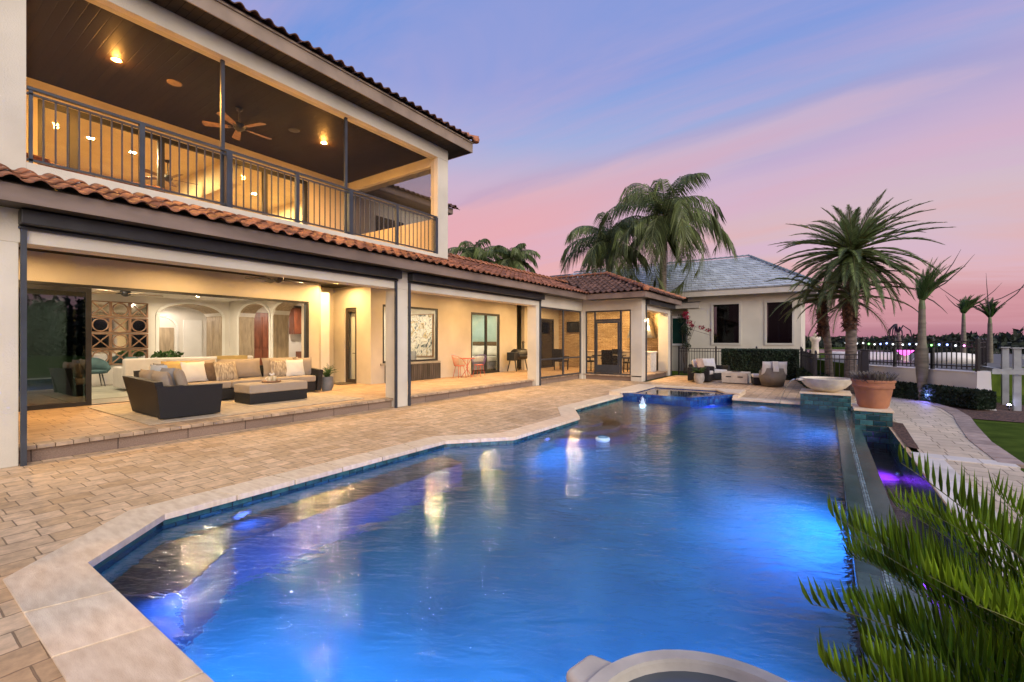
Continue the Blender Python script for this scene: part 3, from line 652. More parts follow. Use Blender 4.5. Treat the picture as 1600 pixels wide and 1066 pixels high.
# pavilion hip roof
pc = (-8.3, 19.7, 4.63); b_ = MB()
b_.add([(-5.55, 16.95, 3.5), (-5.55, 22.45, 3.5), (-8.3, 19.7, 4.60), (-14.5, 19.7, 4.60), (-14.5, 22.45, 3.5), (-8.3, 16.95, 3.5), (-14.5, 16.95, 3.5)], [(0, 1, 2), (0, 2, 3, 6, 5), (1, 4, 3, 2)]); hb(b_, 'pavilion_roof_deck', SOFFIT)
ps = 1.10/2.75; pl = 2.75*math.hypot(1, ps)
b_ = MB(); tiles(b_, (-5.55, 16.95, 3.53), (-1, 0, 0), (0, 1, ps), 8.5, pl, lambda u, v: u > v/pl*2.75 and not (u > 2.6 and v/pl*2.75 < (u-2.45)*.98))
tiles(b_, (-5.55, 16.95, 3.53), (0, 1, 0), (-1, 0, ps), 5.5, pl, lambda u, v: v/pl*2.75 < u < 5.5-v/pl*2.75); hb(b_, 'pavilion_roof_tiles', TILED)
b_ = MB(); hipcaps(b_, (-5.55, 16.95, 3.58), (-8.3, 19.7, 4.68)); hipcaps(b_, (-5.55, 22.45, 3.58), (-8.3, 19.7, 4.68)); hipcaps(b_, (-8.3, 19.7, 4.68), (-14.5, 19.7, 4.68)); b_.lathe([(.10, -.06), (.13, .02), (.10, .10), (.02, .14)], 12, (-5.58, 16.98, 3.58)); hb(b_, 'hip_tiles', CAPT)
# loggia ceiling / second floor slab
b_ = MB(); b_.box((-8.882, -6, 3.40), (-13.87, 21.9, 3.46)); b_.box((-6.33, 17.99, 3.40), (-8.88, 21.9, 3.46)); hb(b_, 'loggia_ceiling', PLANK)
b_ = MB(); b_.box((-9.0, 1.352, 3.6), (-9.14, 9.37, 4.05)); b_.box((-9.14, 1.352, 3.6), (-19, 9.79, 3.96)); hb(b_, 'floor_slab', STUCCO)
b_ = MB(); b_.box((-9.0, -6, 3.55), (-9.3, 1.35, 7.1)); b_.box((-9.302, 1.15, 3.97), (-13.07, 1.35, 7.1)); hb(b_, 'upper_front_wall', STUCCO)
b_ = MB(); b_.box((-9.0, 9.37, 3.965), (-9.28, 9.79, 6.78)); hb(b_, 'upper_column', STUCCO, bevel=.012)
b_ = MB(); b_.box((-9.0, 1.352, 6.78), (-9.28, 9.79, 7.1)); b_.box((-9.283, 9.37, 6.58), (-13.07, 9.79, 7.1)); hb(b_, 'upper_beam', STUCCO, bevel=.008)
b_ = MB(); b_.box((-9.282, 9.42, 3.965), (-13.06, 9.68, 5.08)); hb(b_, 'parapet', STUCCO_W)
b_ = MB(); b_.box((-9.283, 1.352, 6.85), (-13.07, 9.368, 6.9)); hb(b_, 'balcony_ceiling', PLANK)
# upper roof
b_ = MB(); b_.box((-8.53, -6, 7.105), (-9.0, 10.27, 7.14)); b_.box((-9.0, 9.795, 7.105), (-14, 10.27, 7.14)); hb(b_, 'upper_soffit', plank_ceiling('soffit_planks', (.05, .042, .035)))
b_ = MB(); b_.box((-8.50, -6, 7.10), (-8.527, 10.3, 7.38)); b_.box((-8.53, 10.273, 7.10), (-14, 10.3, 7.38)); b_.box((-8.47, -6, 7.36), (-8.498, 10.32, 7.40)); hb(b_, 'upper_fascia', mat('upper_fascia', (.27, .21, .16), .6, .15, 2)) 
b_ = MB(); b_.add([(-8.45, -6, 7.40), (-8.45, 10.35, 7.40), (-13.5, 5.3, 9.42), (-13.5, -6, 9.42)], [(0, 1, 2, 3)]); b_.add([(-8.45, 10.35, 7.40), (-18.5, 10.35, 7.40), (-13.5, 5.3, 9.42)], [(0, 1, 2)]); hb(b_, 'upper_roof_deck', SOFFIT)
b_ = MB(); tiles(b_, (-8.42, -6, 7.42), (0, 1, 0), ev, 16.4, 3.0, lambda u, v: u < 16.4-v/ul); tiles(b_, (-8.42, 10.38, 7.42), (-1, 0, 0), (0, -1, sl), 9, 2.0, lambda u, v: u > v/ul); hb(b_, 'upper_roof_tiles', TILED)
b_ = MB(); hipcaps(b_, (-8.42, 10.38, 7.48), (-12, 6.8, 8.92)); b_.lathe([(.10, -.06), (.12, .02), (.09, .09), (.02, .12)], 12, (-8.44, 10.36, 7.47)); hb(b_, 'upper_hip_tiles', CAPT)
# loggia back walls
b_ = MB(); wall(b_, 'x', -13.07, -13.25, -6, 8.30, F1, 3.40, [(-1.5, 7.92, F1, 2.80)]); b_.box((-13.25, 8.30, F1), (-13.87, 8.48, 3.4)); b_.box((-13.87, 8.30, F1), (-14.05, 9.55, 3.4))
wall(b_, 'y', 9.35, 9.55, -13.87, -12.08, F1, 3.4, [(-13.25, -12.62, F1, 2.70)])
wall(b_, 'x', -11.9, -12.08, 9.35, 17.65, F1, 3.4, [(9.82, 12.40, .87, 2.80), (14.31, 16.3, F1, 2.78)])
wall(b_, 'x', -11.9, -12.08, 18.3, 21.9, F1, 3.4, [(18.7, 21.2, F1, 2.75)])
b_.box((-12.08, 17.45, F1), (-13.87, 17.65, 3.4)); hb(b_, 'loggia_wall', STUCCO_W)
b_ = MB(); b_.box((-13.0, 21.7, F1), (-5.96, 21.9, 3.4)); hb(b_, 'kitchen_wall', STONE)
b_ = MB(); b_.box((-13.4, 17.66, F1), (-13.5, 21.7, 3.4)); hb(b_, 'passage_wall', STUCCO_W)
b_ = MB(); b_.box((-11.84, 9.72, .80), (-11.897, 12.48, .868)); hb(b_, 'window_sill', mat('sill', (.35, .31, .24), .6))
b_ = MB(); b_.box((-11.80, 9.9, F1), (-11.897, 12.42, .795))
for k in range(26): b_.box((-11.77, 9.91+k*.0965, F1+.01), (-11.799, 9.985+k*.0965, .79))
hb(b_, 'slatted_panel', WOODD)
# big slider: frame + stacked panels on the left
def glazing(name, ax, c, a, b, za, zb, mulls=(), t=.06, gm=GLASS, fm=BRONZE, gsub='pane', bottom=True):
    f = MB(); s_ = .035; frame(f, ax, c-s_, c+s_, a, b, za, zb, t, bottom)
    for u in mulls: wbox(f, ax, c-s_-.003, c+s_+.003, u-t*.6, u+t*.6, za+t, zb-t)
    o = hb(f, name, fm)
    g = MB(); wbox(g, ax, c-.004, c+.004, a+t, b-t, za+(t if bottom else 0), zb-t); g.build(gsub, gm, o); return o
f = MB(); wbox(f, 'x', -13.10, -13.0, -1.5, 7.92, 2.74, 2.80); wbox(f, 'x', -13.10, -13.0, 7.82, 7.92, F1, 2.735); wbox(f, 'x', -13.10, -13.0, 2.93, 7.82, F1, F1+.012); hb(f, 'sliding_door_frame', BRONZE)
glazing('sliding_door', 'x', -13.02, 1.0, 2.92, F1, 2.73, (), .09, DGLASS); glazing('sliding_door', 'x', -13.12, .6, 2.80, F1, 2.73, (), .09, GLASS); glazing('sliding_door', 'x', -13.2, -1.0, 2.66, F1, 2.73, (), .09, GLASS)
o = glazing('door', 'y', 9.42, -13.25, -12.62, F1, 2.70, (), .12, GLASS, mat('brown_door', (.05, .038, .03), .5))
b_ = MB(); b_.tube([(-12.69, 9.36, 1.2), (-12.69, 9.32, 1.2), (-12.78, 9.32, 1.2)], .012, 6); b_.build('handle', BRONZE, o)
glazing('window', 'x', -11.95, 9.82, 12.40, .87, 2.80, (), .07)
o = glazing('glass_door', 'x', -11.95, 14.31, 16.3, F1, 2.78, (15.35,), .09, GLASS)
glazing('glass_door', 'x', -11.95, 18.7, 21.2, F1, 2.75, (19.9,), .08, DGLASS)
# screens of the pavilion
scr = MB(); z0, z1 = F1+.01, 2.855
for (ax, c, a, b, ms_, nm) in (('x', -8.56, 14.175, 17.515, (16.0,), 1), ('y', 17.66, -8.375, -6.405, (), 2)):
    f = MB(); frame(f, ax, c-.025, c+.025, a, b, z0, z1, .05)
    if nm == 1:
        wbox(f, ax, c-.028, c+.028, 15.93, 16.0, z0+.05, z1-.05)
        for p_, q_ in ((a+.05, 15.93), (16.0, b-.05)): wbox(f, ax, c-.02, c+.02, p_, q_, .90, .95)
    else:
        for u in (-7.95, -6.83): wbox(f, ax, c-.028, c+.028, u-.035, u+.035, z0+.05, z1-.05)
        for p_, q_ in ((a+.05, -7.985), (-6.795, b-.05)): wbox(f, ax, c-.02, c+.02, p_, q_, .90, .95)
        wbox(f, ax, c-.02, c+.02, -7.915, -6.865, 2.42, 2.50); 
    o = hb(f, 'screen_frame', RAILM)
    g = MB(); wbox(g, ax, c+.004, c+.005, a+.05, b-.05, z0+.05, z1-.05); g.build('screen', SCREEN, o)
f = MB(); frame(f, 'y', 17.60, 17.635, -7.91, -6.87, z0+.06, 2.41, .08); wbox(f, 'y', 17.60, 17.635, -7.83, -6.95, .36, .62); o = hb(f, 'screen_door', RAILM)
b_ = MB(); b_.box((-6.92, 17.56, 1.15), (-6.90, 17.60, 1.27)); b_.build('handle', BLACK, o)
# balcony glazing, upper rear wall and the wing beyond
b_ = MB(); wall(b_, 'x', -13.07, -13.25, 1.35, 9.37, F2, 6.85, [(2.12, 7.93, F2, 6.49)]); hb(b_, 'upper_back_wall', STUCCO_W)
glazing('upper_sliding_door', 'x', -13.12, 2.12, 7.93, F2, 6.49, (2.66, 4.2, 5.6, 6.65), .11, GLASS)
b_ = MB(); b_.box((-13.6, 9.8, 3.6), (-18, 14.0, 6.9)); hb(b_, 'rear_wing_wall', STUCCO)
b_ = MB(); b_.box((-13.56, 10.9, 4.9), (-13.6, 12.2, 6.2)); hb(b_, 'rear_wing_window', BRONZE)
b_ = MB(); b_.box((-13.05, 9.8, 7.0), (-13.08, 14.5, 7.22)); b_.box((-13.08, 9.8, 6.98), (-18, 14.5, 7.02)); hb(b_, 'rear_wing_fascia', FASC)
b_ = MB(); b_.add([(-13.0, 9.8, 7.2), (-13.0, 14.55, 7.2), (-18, 14.55, 9.2), (-18, 9.8, 9.2)], [(0, 1, 2, 3)]); hb(b_, 'rear_wing_roof_deck', SOFFIT)
b_ = MB(); tiles(b_, (-12.97, 9.8, 7.22), (0, 1, 0), ev, 4.75, 3.0); hipcaps(b_, (-12.97, 14.5, 7.25), (-15.5, 14.5, 8.26)); hb(b_, 'rear_wing_tiles', TILED)
# railing
posts = [1.40, 2.64, 3.93, 5.25, 6.53, 7.92, 9.33]
RB = F2+.085
f = MB(); f.box((-9.02, 1.36, RB+1.015), (-9.08, 9.37, RB+1.055)); f.box((-9.03, 1.36, RB+.945), (-9.07, 9.37, RB+.97)); f.box((-9.03, 1.36, RB+.03), (-9.07, 9.37, RB+.06)); rail = hb(f, 'railing', RAILM)
for k, y in enumerate(posts):
    b_ = MB(); wd = .035 if k % 2 else .05; wd = .02 if k == 0 else wd; b_.box((-9.05-wd, y-wd, RB-.003), (-9.05+wd, y+wd, RB+1.014)); b_.build('post', RAILM, rail)
for a, b in zip(posts, posts[1:]):
    for k in range(1, 10):
        y = a+(b-a)*k/10; g = MB(); g.box((-9.041, y-.009, RB+.06), (-9.059, y+.009, RB+.945)); g.build('baluster', RAILM, rail)
for y in (3.88, 6.50):
    b_ = MB(); b_.box((-9.145, y-.03, F2), (-9.20, y+.03, 6.78)); hb(b_, 'screen_post', RAILM)
b_ = MB(); b_.box((-9.15, 1.36, F2+.02), (-9.151, 9.37, 6.779)); hb(b_, 'balcony_screen', SCREEN2)
b_ = MB(); b_.box((-9.282, 9.5, 5.08), (-13.06, 9.501, 6.579)); hb(b_, 'end_screen', SCREEN)
# ---- interiors
b_ = MB(); b_.box((-13.26, -2.2, F1-.01), (-22.5, 12.4, F1+.004)); hb(b_, 'living_room_floor', mat('pale_tile', (.50, .45, .38), .15, .06, 1.5))
b_ = MB(); arch_wall(b_, 'x', -18.9, -20.2, -2.2, 8.24, F1, 3.1, [(5.99, 7.98, 2.50, 2.93)]); arch_wall(b_, 'y', 8.25, 8.8, -18.9, -13.27, F1, 3.1, [(-18.15, -15.95, 2.46, 2.95), (-15.70, -13.62, 2.46, 2.95)]); b_.box((-13.27, -2.35, F1), (-18.9, -2.2, 3.1)); hb(b_, 'living_room_wall', WHITEWALL)
b_ = MB(); b_.box((-13.26, -2.3, 3.1), (-15.02, 8.79, 3.16)); b_.box((-15.02, -2.3, 3.1), (-23, 13, 3.16)); hb(b_, 'living_room_ceiling', WHITEWALL)
# pale timber linings of the arches
def lining(ax, c0, c1, a, b, sp_, tp, nm='arch_trim', m=TRIM, w_=.09):
    mm = (a+b)/2; hw = (b-a)/2; b_ = MB(); n_ = 16
    pts = [(a, F1)] + [(mm-hw*math.cos(math.pi*k/n_), sp_+(tp-sp_)*math.sin(math.pi*k/n_)) for k in range(n_+1)] + [(b, F1)]
    for (u0, za), (u1, zb) in zip(pts, pts[1:]):
        d = Vector((u1-u0, zb-za)).normalized(); nn = Vector((-d.y, d.x))*w_; vs = []
        for c in (c0, c1):
            for u, z in ((u0, za), (u1, zb), (u1+nn.x, zb+nn.y), (u0+nn.x, za+nn.y)): vs.append((c, u, z) if ax == 'x' else (u, c, z))
        b_.add(vs, [(0, 1, 2, 3), (7, 6, 5, 4), (0, 4, 5, 1), (3, 2, 6, 7)])
    hb(b_, nm, m)
lining('x', -18.87, -18.9, 5.99, 7.98, 2.50, 2.93); lining('y', 8.22, 8.25, -18.15, -15.95, 2.46, 2.95); lining('y', 8.22, 8.25, -15.70, -13.62, 2.46, 2.95)
b_ = MB(); b_.box((-22.6, 3.2, F1), (-22.75, 12.4, 3.1)); b_.box((-20.2, 9.0, F1), (-22.6, 9.15, 3.1)); b_.box((-20.2, 4.6, F1), (-22.6, 4.75, 3.1)); b_.box((-15.0, 12.3, F1), (-19.2, 12.4, 3.1)); b_.box((-18.9, 8.8, F1), (-19.0, 12.3, 3.1)); hb(b_, 'hallway_wall', WHITEWALL)
for ax, c0, c1, a, b, sp_, tp in (('x', -18.9, -20.19, 5.99, 7.98, 2.50, 2.93), ('y', 8.251, 8.79, -18.15, -15.95, 2.46, 2.95), ('y', 8.251, 8.79, -15.70, -13.62, 2.46, 2.95)):
    lining(ax, c0, c1, a, b, sp_, tp, 'arch_lining', WOODP, -.02)
lining('x', -22.56, -22.6, 6.55, 7.75, 2.15, 2.6, 'hall_arch_trim')
b_ = MB(); b_.box((-22.55, 8.02, F1), (-22.598, 8.72, 2.5)); hb(b_, 'hall_door', TRIM, bevel=.01)
b_ = MB(); b_.box((-22.57, 6.62, F1), (-22.598, 7.68, 2.16)); hb(b_, 'hall_arch_panel', WOODP)
# recessed panels on the visible jambs, the dark red door and cabinets beyond
b_ = MB()
for (x0, x1, y) in ((-19.05, -19.55, 7.957), (-19.65, -20.1, 7.957)):
    for za, zb in ((.35, 1.2), (1.3, 2.4)):
        b_.box((x0, y-.006, za), (x0-.04, y, zb)); b_.box((x1+.04, y-.006, za), (x1, y, zb)); b_.box((x0-.042, y-.006, za), (x1+.042, y, za+.04)); b_.box((x0-.042, y-.006, zb-.04), (x1+.042, y, zb))
hb(b_, 'jamb_panel', WOODP)
for x in (-18.127, -15.677):
    b_ = MB()
    for za, zb in ((.35, 1.2), (1.3, 2.35)):
        b_.box((x, 8.33, za), (x+.006, 8.37, zb)); b_.box((x, 8.68, za), (x+.006, 8.72, zb)); b_.box((x, 8.372, za), (x+.006, 8.678, za+.04)); b_.box((x, 8.372, zb-.04), (x+.006, 8.678, zb))
    hb(b_, 'jamb_panel', WOODP)
b_ = MB(); b_.box((-18.85, 9.05, F1), (-18.898, 9.80, 2.75))
for y0 in (9.10, 9.45):
    for za, zb in ((.4, 1.25), (1.35, 2.6)): b_.box((-18.83, y0, za), (-18.849, y0+.28, zb))
hb(b_, 'panelled_door', WOODR, bevel=.008)
b_ = MB(); b_.box((-18.3, 10.9, F1), (-18.898, 12.25, 1.15)); b_.box((-18.5, 10.6, 1.9), (-18.898, 12.25, 3.0)); hb(b_, 'kitchen_cabinets', WOODR, bevel=.01)
# upstairs room
b_ = MB(); b_.box((-18.2, .5, F2), (-18.35, 9.3, 6.75)); b_.box((-13.26, .9, F2), (-18.2, 1.1, 6.75)); b_.box((-13.26, 9.2, F2), (-18.2, 9.35, 6.75)); hb(b_, 'upstairs_wall', YELWALL)
b_ = MB(); b_.box((-13.26, .5, 6.7), (-18.3, 9.3, 6.76)); hb(b_, 'upstairs_ceiling', YELWALL)
b_ = MB(); b_.box((-13.26, .5, F2-.01), (-18.3, 9.3, F2+.004)); hb(b_, 'upstairs_floor', WOODB)
b_ = MB(); b_.box((-13.3, 5.9, 5.9), (-18.19, 6.1, 6.69)); hb(b_, 'upstairs_beam', YELWALL)
# bedroom + picture room
b_ = MB(); b_.box((-15.6, 13.3, F1), (-15.75, 17.44, 3.1)); b_.box((-12.1, 13.35, F1), (-15.6, 13.42, 3.1)); b_.box((-12.1, 17.4, F1), (-15.6, 17.445, 3.1)); hb(b_, 'bedroom_wall', mat('pale_teal_wall', (.36, .50, .48), .8, .04))
b_ = MB(); b_.box((-12.1, 9.56, 3.1), (-15.01, 17.44, 3.15)); b_.box((-15.01, 13.3, 3.1), (-15.7, 17.44, 3.15)); hb(b_, 'bedroom_ceiling', TRIM); b_ = MB(); b_.box((-12.1, 9.56, F1-.01), (-15.7, 17.44, F1+.003)); hb(b_, 'bedroom_floor', WOODB)
b_ = MB(); b_.box((-12.1, 13.24, F1), (-14.9, 13.34, 3.1)); b_.box((-14.9, 9.6, F1), (-15.0, 13.3, 3.1)); b_.box((-12.1, 9.56, F1), (-14.9, 9.62, 3.1)); hb(b_, 'picture_room_wall', WHITEWALL)
# ================================================================ LAMPS AND CEILING FITTINGS
WC = (1, .70, .38); NC = (1, .82, .58)
def recessed(x, y, z, lab, grp, e, col=WC, em=WARME, r=.038, kind='SPOT'):
    t = thing('ceiling_light', lab, 'ceiling light', (x, y, z), 0, grp)
    b_ = MB(); b_.lathe([(.085, 0), (.088, -.008), (.07, -.010)], 20, caps=False); b_.build('trim', TRIM, t)
    b_ = MB(); b_.lathe([(r, -.004), (.005, -.006)], 20, caps=False); b_.build('lens', em, t)
    lamp('downlight', kind, (0, 0, -.03 if kind == 'SPOT' else -.075), e, col, t, .05, cone=R(176), blend=.3)
recessed(-10.9, 2.8, 6.85, 'lit recessed light nearest the camera in the upper balcony ceiling', 'balcony ceiling lights', 38, (1, .42, .08), r=.058, em=AMBERE, kind='POINT')
recessed(-10.94, 7.09, 6.85, 'lit recessed light beyond the fan in the upper balcony ceiling', 'balcony ceiling lights', 38, (1, .42, .08), r=.058, em=AMBERE, kind='POINT')
LG = 'recessed lights of the loggia ceiling'
for x, y, lab in ((-11.7, 1.6, 'loggia ceiling light above the dark sliding door'), (-11.7, 4.4, 'loggia ceiling light above the sectional sofa'), (-11.7, 7.0, 'loggia ceiling light above the ottoman end'), (-12.6, 8.6, 'loggia ceiling light in front of the narrow brown door'),
                  (-10.3, 10.6, 'loggia ceiling light in front of the picture window'), (-10.3, 13.5, 'loggia ceiling light above the red bistro table'), (-10.3, 16.4, 'loggia ceiling light above the smoker grill')):
    recessed(x, y, 3.40, lab, LG, 22, (1, .86, .66))
PG = 'recessed lights of the pavilion ceiling'
for x, y, lab in ((-7.3, 19.2, 'pavilion ceiling light above the dining table'), (-10.0, 19.8, 'pavilion ceiling light near the television'), (-7.3, 21.0, 'pavilion ceiling light above the kitchen counter')):
    recessed(x, y, 3.40, lab, PG, 110)
IG = 'recessed lights of the living room'
for x, y, lab in ((-14.8, 3.6, 'living room ceiling light nearest the open sliding door'), (-14.8, 6.4, 'living room ceiling light before the two narrow arches'), (-17.4, 3.6, 'living room ceiling light in front of the mirror lattice'), (-17.4, 6.6, 'living room ceiling light in front of the wide arch'), (-14.8, .8, 'living room ceiling light behind the stacked door panels')):
    recessed(x, y, 3.10, lab, IG, 80, NC, WHITEE)
for x, y, lab in ((-21.4, 6.9, 'hall ceiling light beyond the wide arch'), (-17.2, 10.2, 'ceiling light beyond the middle arch')):
    recessed(x, y, 3.10, lab, 'hall ceiling lights', 110, (1, .84, .70), WHITEE)
UG = 'recessed lights of the upstairs room'
for x, y, lab in ((-16.3, 7.9, 'upstairs light seen low through the railing, right of the pair'), (-16.3, 7.15, 'upstairs light seen low through the railing, left of the pair'), (-15.2, 3.4, 'upstairs light over the left part of the upstairs room'), (-15.4, 4.3, 'upstairs light beside the indoor fan')):
    recessed(x, y, 6.70, lab, UG, 210, (1, .72, .34), WHITEE, .075)
recessed(-13.6, 11.2, 3.10, 'ceiling light over the large abstract painting', 'bedroom wing lights', 170, NC, WHITEE)
recessed(-13.6, 15.6, 3.10, 'ceiling light over the bed', 'bedroom wing lights', 130, NC, WHITEE)
for x, y, lab, g in ((-10.9, 3.72, 'round pale speaker grille in the balcony ceiling before the fan', 'balcony ceiling speakers'), (-10.9, 6.24, 'round dark speaker grille in the balcony ceiling beyond the fan', 'balcony ceiling speakers')):
    t = thing('ceiling_speaker', lab, 'speaker', (x, y, 6.85), 0, g); b_ = MB(); b_.lathe([(.13, 0), (.13, -.008), (.115, -.012), (.01, -.012)], 24, caps=False)
    b_.build('grille', mat('speaker_grille', (.30, .20, .11), .8, .1, 60) if y < 4 else BLACK, t)
def fan(x, y, z, drop, lab, rz=0, col=WOODD, nb=5, L=.68, g='ceiling fans'):
    t = thing('ceiling_fan', lab, 'ceiling fan', (x, y, z), rz, g)
    b_ = MB(); b_.lathe([(.02, 0), (.075, -.01), (.06, -.06), (.016, -.08), (.016, -drop+.1)], 14, caps=False); b_.build('rod', BLACK, t)
    b_ = MB(); b_.lathe([(.03, -drop+.12), (.10, -drop+.09), (.125, -drop+.03), (.10, -drop-.03), (.05, -drop-.07), (.01, -drop-.08)], 18, caps=False); b_.build('motor', BLACK, t)
    for k in range(nb):
        m = Matrix.Rotation(2*math.pi*k/nb, 4, 'Z') @ Matrix.Translation((0, 0, -drop)) @ Matrix.Rotation(R(12), 4, 'X')
        b_ = MB(); b_.prism([(.16, -.03), (.24, -.06), (L, -.085), (L+.03, -.04), (L+.03, .04), (L, .085), (.24, .06), (.16, .03)], -.004, .004, m); bl = b_.build('blade', col, t)
        b_ = MB(); b_.box((.09, -.018, -.012), (.22, .018, -.005), m); b_.build('bracket', BLACK, bl)
fan(-10.88, 4.95, 6.85, .45, 'ceiling fan with brown blades under the dark balcony ceiling', .3, WOODB)
fan(-15.3, 5.06, 6.70, .52, 'indoor ceiling fan seen through the upstairs glass doors', .1, mat('fan_red', (.16, .07, .04), .5))
fan(-11.0, 5.9, 3.40, .30, 'dark ceiling fan in the lower loggia above the sofa', .5, WOODD)
fan(-15.6, 4.2, 3.10, .22, 'pale bladed ceiling fan in the living room', .25, WOODP, 5, .8)
fan(-8.0, 19.4, 3.40, .30, 'ceiling fan inside the screened pavilion', .8, WOODD)
# ================================================================ LOGGIA FURNITURE
def one(b_, name, m, lab, cat, group=None, **k):
    o = b_.build(name, m, **k); return setp(o, lab, cat, group)
b_ = MB(); b_.box((-12.5, 2.75, F1+.004), (-9.1, 6.95, F1+.016)); one(b_, 'rug', RUG, 'beige outdoor rug under the sectional sofa', 'rug')
b_ = MB(); b_.box((-13.2, 8.7, F1+.004), (-12.5, 9.25, F1+.02)); one(b_, 'doormat', mat('doormat', (.12, .10, .07), .95, .3, 60), 'small brown mat before the narrow brown door', 'doormat')
Z0 = F1+.017
sec = thing('outdoor_sectional', 'dark wicker corner sofa with taupe cushions in the open loggia', 'sofa', (-11, 4, Z0))
O_ = Vector((11, -4, 0))
def sb(b_, n, m, **k): return b_.build(n, m, sec, **k)
def P3(x, y, z): return (x+11, y-4, z)
b_ = MB()   # end module: base, flared back panel, arm
b_.box(P3(-9.42, 3.06, .02), P3(-10.92, 3.93, .27)); b_.box(P3(-10.922, 3.5, .02), P3(-12.2, 3.93, .27)); b_.box(P3(-11.32, 3.932, .02), P3(-12.2, 7.10, .27)); sb(b_, 'base', WICK, bevel=.02)
b_ = MB(); z_ = (.02, .70)
b_.add([P3(-9.42, 3.055, .02), P3(-10.96, 3.055, .02), P3(-10.96, 2.90, .70), P3(-9.36, 2.90, .66), P3(-9.42, 3.14, .02), P3(-10.96, 3.14, .02), P3(-10.96, 3.02, .70), P3(-9.36, 3.02, .66)], [(0, 1, 2, 3), (7, 6, 5, 4), (3, 2, 6, 7), (0, 3, 7, 4), (1, 5, 6, 2), (0, 4, 5, 1)])
b_.add([P3(-12.20, 3.46, .02), P3(-12.20, 7.15, .02), P3(-12.36, 7.15, .72), P3(-12.36, 3.46, .72), P3(-12.12, 3.46, .02), P3(-12.12, 7.15, .02), P3(-12.26, 7.15, .72), P3(-12.26, 3.46, .72)], [(3, 2, 1, 0), (4, 5, 6, 7), (2, 3, 7, 6), (0, 4, 7, 3), (1, 2, 6, 5)]); sb(b_, 'backrest', WICK)
for (x, y, w_) in ((-9.40, 3.0, 1),):
    b_ = MB(); b_.add([P3(-9.38, 3.00, .02), P3(-9.38, 3.93, .02), P3(-9.34, 3.96, .56), P3(-9.34, 2.93, .585), P3(-9.50, 3.00, .02), P3(-9.50, 3.93, .02), P3(-9.48, 3.96, .56), P3(-9.48, 2.93, .585)], [(0, 1, 2, 3), (7, 6, 5, 4), (3, 2, 6, 7), (1, 5, 6, 2), (0, 3, 7, 4)]); sb(b_, 'armrest', WICK)
b_ = MB(); b_.add([P3(-11.28, 7.10, .02), P3(-12.25, 7.10, .02), P3(-12.25, 7.16, .66), P3(-11.26, 7.16, .58), P3(-11.28, 7.22, .02), P3(-12.25, 7.22, .02), P3(-12.25, 7.28, .66), P3(-11.26, 7.28, .58)], [(3, 2, 1, 0), (4, 5, 6, 7), (2, 3, 7, 6), (0, 4, 7, 3)]); sb(b_, 'armrest', WICK)
for a, b in (((-9.50, 3.10), (-10.42, 3.95)), ((-10.43, 3.10), (-10.91, 3.95)), ((-10.93, 3.52), (-12.12, 3.95)), ((-11.28, 3.96), (-12.12, 4.98)), ((-11.28, 4.99), (-12.12, 6.03)), ((-11.28, 6.04), (-12.12, 7.09))):
    b_ = MB(); b_.box(P3(*a, .275), P3(*b, .44)); sb(b_, 'seat_cushion', CUSH, bevel=.04, bseg=3)
for a, b in (((-12.0, 3.98), (-12.24, 4.97)), ((-12.0, 4.99), (-12.24, 6.02)), ((-12.0, 6.05), (-12.24, 7.06))):
    b_ = MB(); b_.pillow(abs(b[1]-a[1]), .50, .24, T(P3(-12.06, 0, 0)[0], (a[1]+b[1])/2-4, .68, R(90), R(-14))); sb(b_, 'back_cushion', CUSH)
for a in ((-9.92, 3.2), (-10.56, 3.2)):
    b_ = MB(); b_.pillow(.66, .42, .2, T(a[0]+11, a[1]-4, .62, 0, R(12))); sb(b_, 'back_cushion', CUSH)
def cushion(x, y, z, w_, h_, rz, lean, m, lab, g, th=.16, roll=0):
    t = MB(); t.pillow(w_, h_, th, Matrix.Rotation(R(rz), 4, 'Z') @ Matrix.Rotation(R(lean), 4, 'X') @ Matrix.Rotation(R(roll), 4, 'Y')); o = t.build('pillow', m); o.location = (x, y, z); setp(o, lab, 'pillow', g)
G_ = 'throw pillows on the outdoor sofa'; zz = Z0+.44
for a in ((-9.75, 3.42, .24, .46, .44, -12, 14, CUSH, 'tan pillow leaning at the near arm of the wicker sofa'), (-10.08, 3.38, .24, .48, .44, 8, 16, FGREY, 'grey pillow second from the near arm of the wicker sofa'),
          (-10.42, 3.34, .28, .48, .44, 14, 14, FBLUE, 'pale blue pillow rising behind the near wicker back'), (-10.74, 3.36, .27, .5, .46, -8, 14, SOFAW, 'greyish white pillow left of the pale blue one'), (-11.6, 3.72, .25, .5, .46, 5, 14, FGREY, 'grey pillow at the inner corner of the wicker sofa'),
          (-11.82, 4.05, .27, .52, .48, 70, -16, FGOLD, 'gold pillow in the corner of the wicker sofa'), (-11.72, 4.38, .25, .52, .48, 98, -20, CUSHW, 'cream pillow next to the gold pillow'), (-11.78, 4.68, .23, .48, .46, 84, -18, FBROWN, 'dark brown pillow between the cream and striped pillows'),
          (-11.68, 5.02, .23, .52, .48, 96, -20, FSTRIPE, 'tan striped pillow left of the plain back cushions'), (-11.74, 6.35, .24, .54, .48, 92, -18, FSTRIPE, 'tan striped pillow near the far end of the wicker sofa'), (-11.66, 6.70, .23, .50, .46, 84, -20, CUSHW, 'white patterned pillow near the far arm of the wicker sofa'), (-11.74, 6.98, .25, .5, .5, 80, -12, CUSH, 'taupe pillow squeezed against the far arm of the wicker sofa')):
    cushion(a[0], a[1], zz+a[2]-.02, a[3], a[4], a[5], a[6], a[7], a[8], G_)
t = thing('ottoman', 'long low ottoman with taupe pad in front of the wicker sofa', 'ottoman', (-10.45, 5.46, Z0))
b_ = MB(); b_.box((-.35, -.65, .01), (.35, .65, .225)); b_.build('base', WICK, t, bevel=.01)
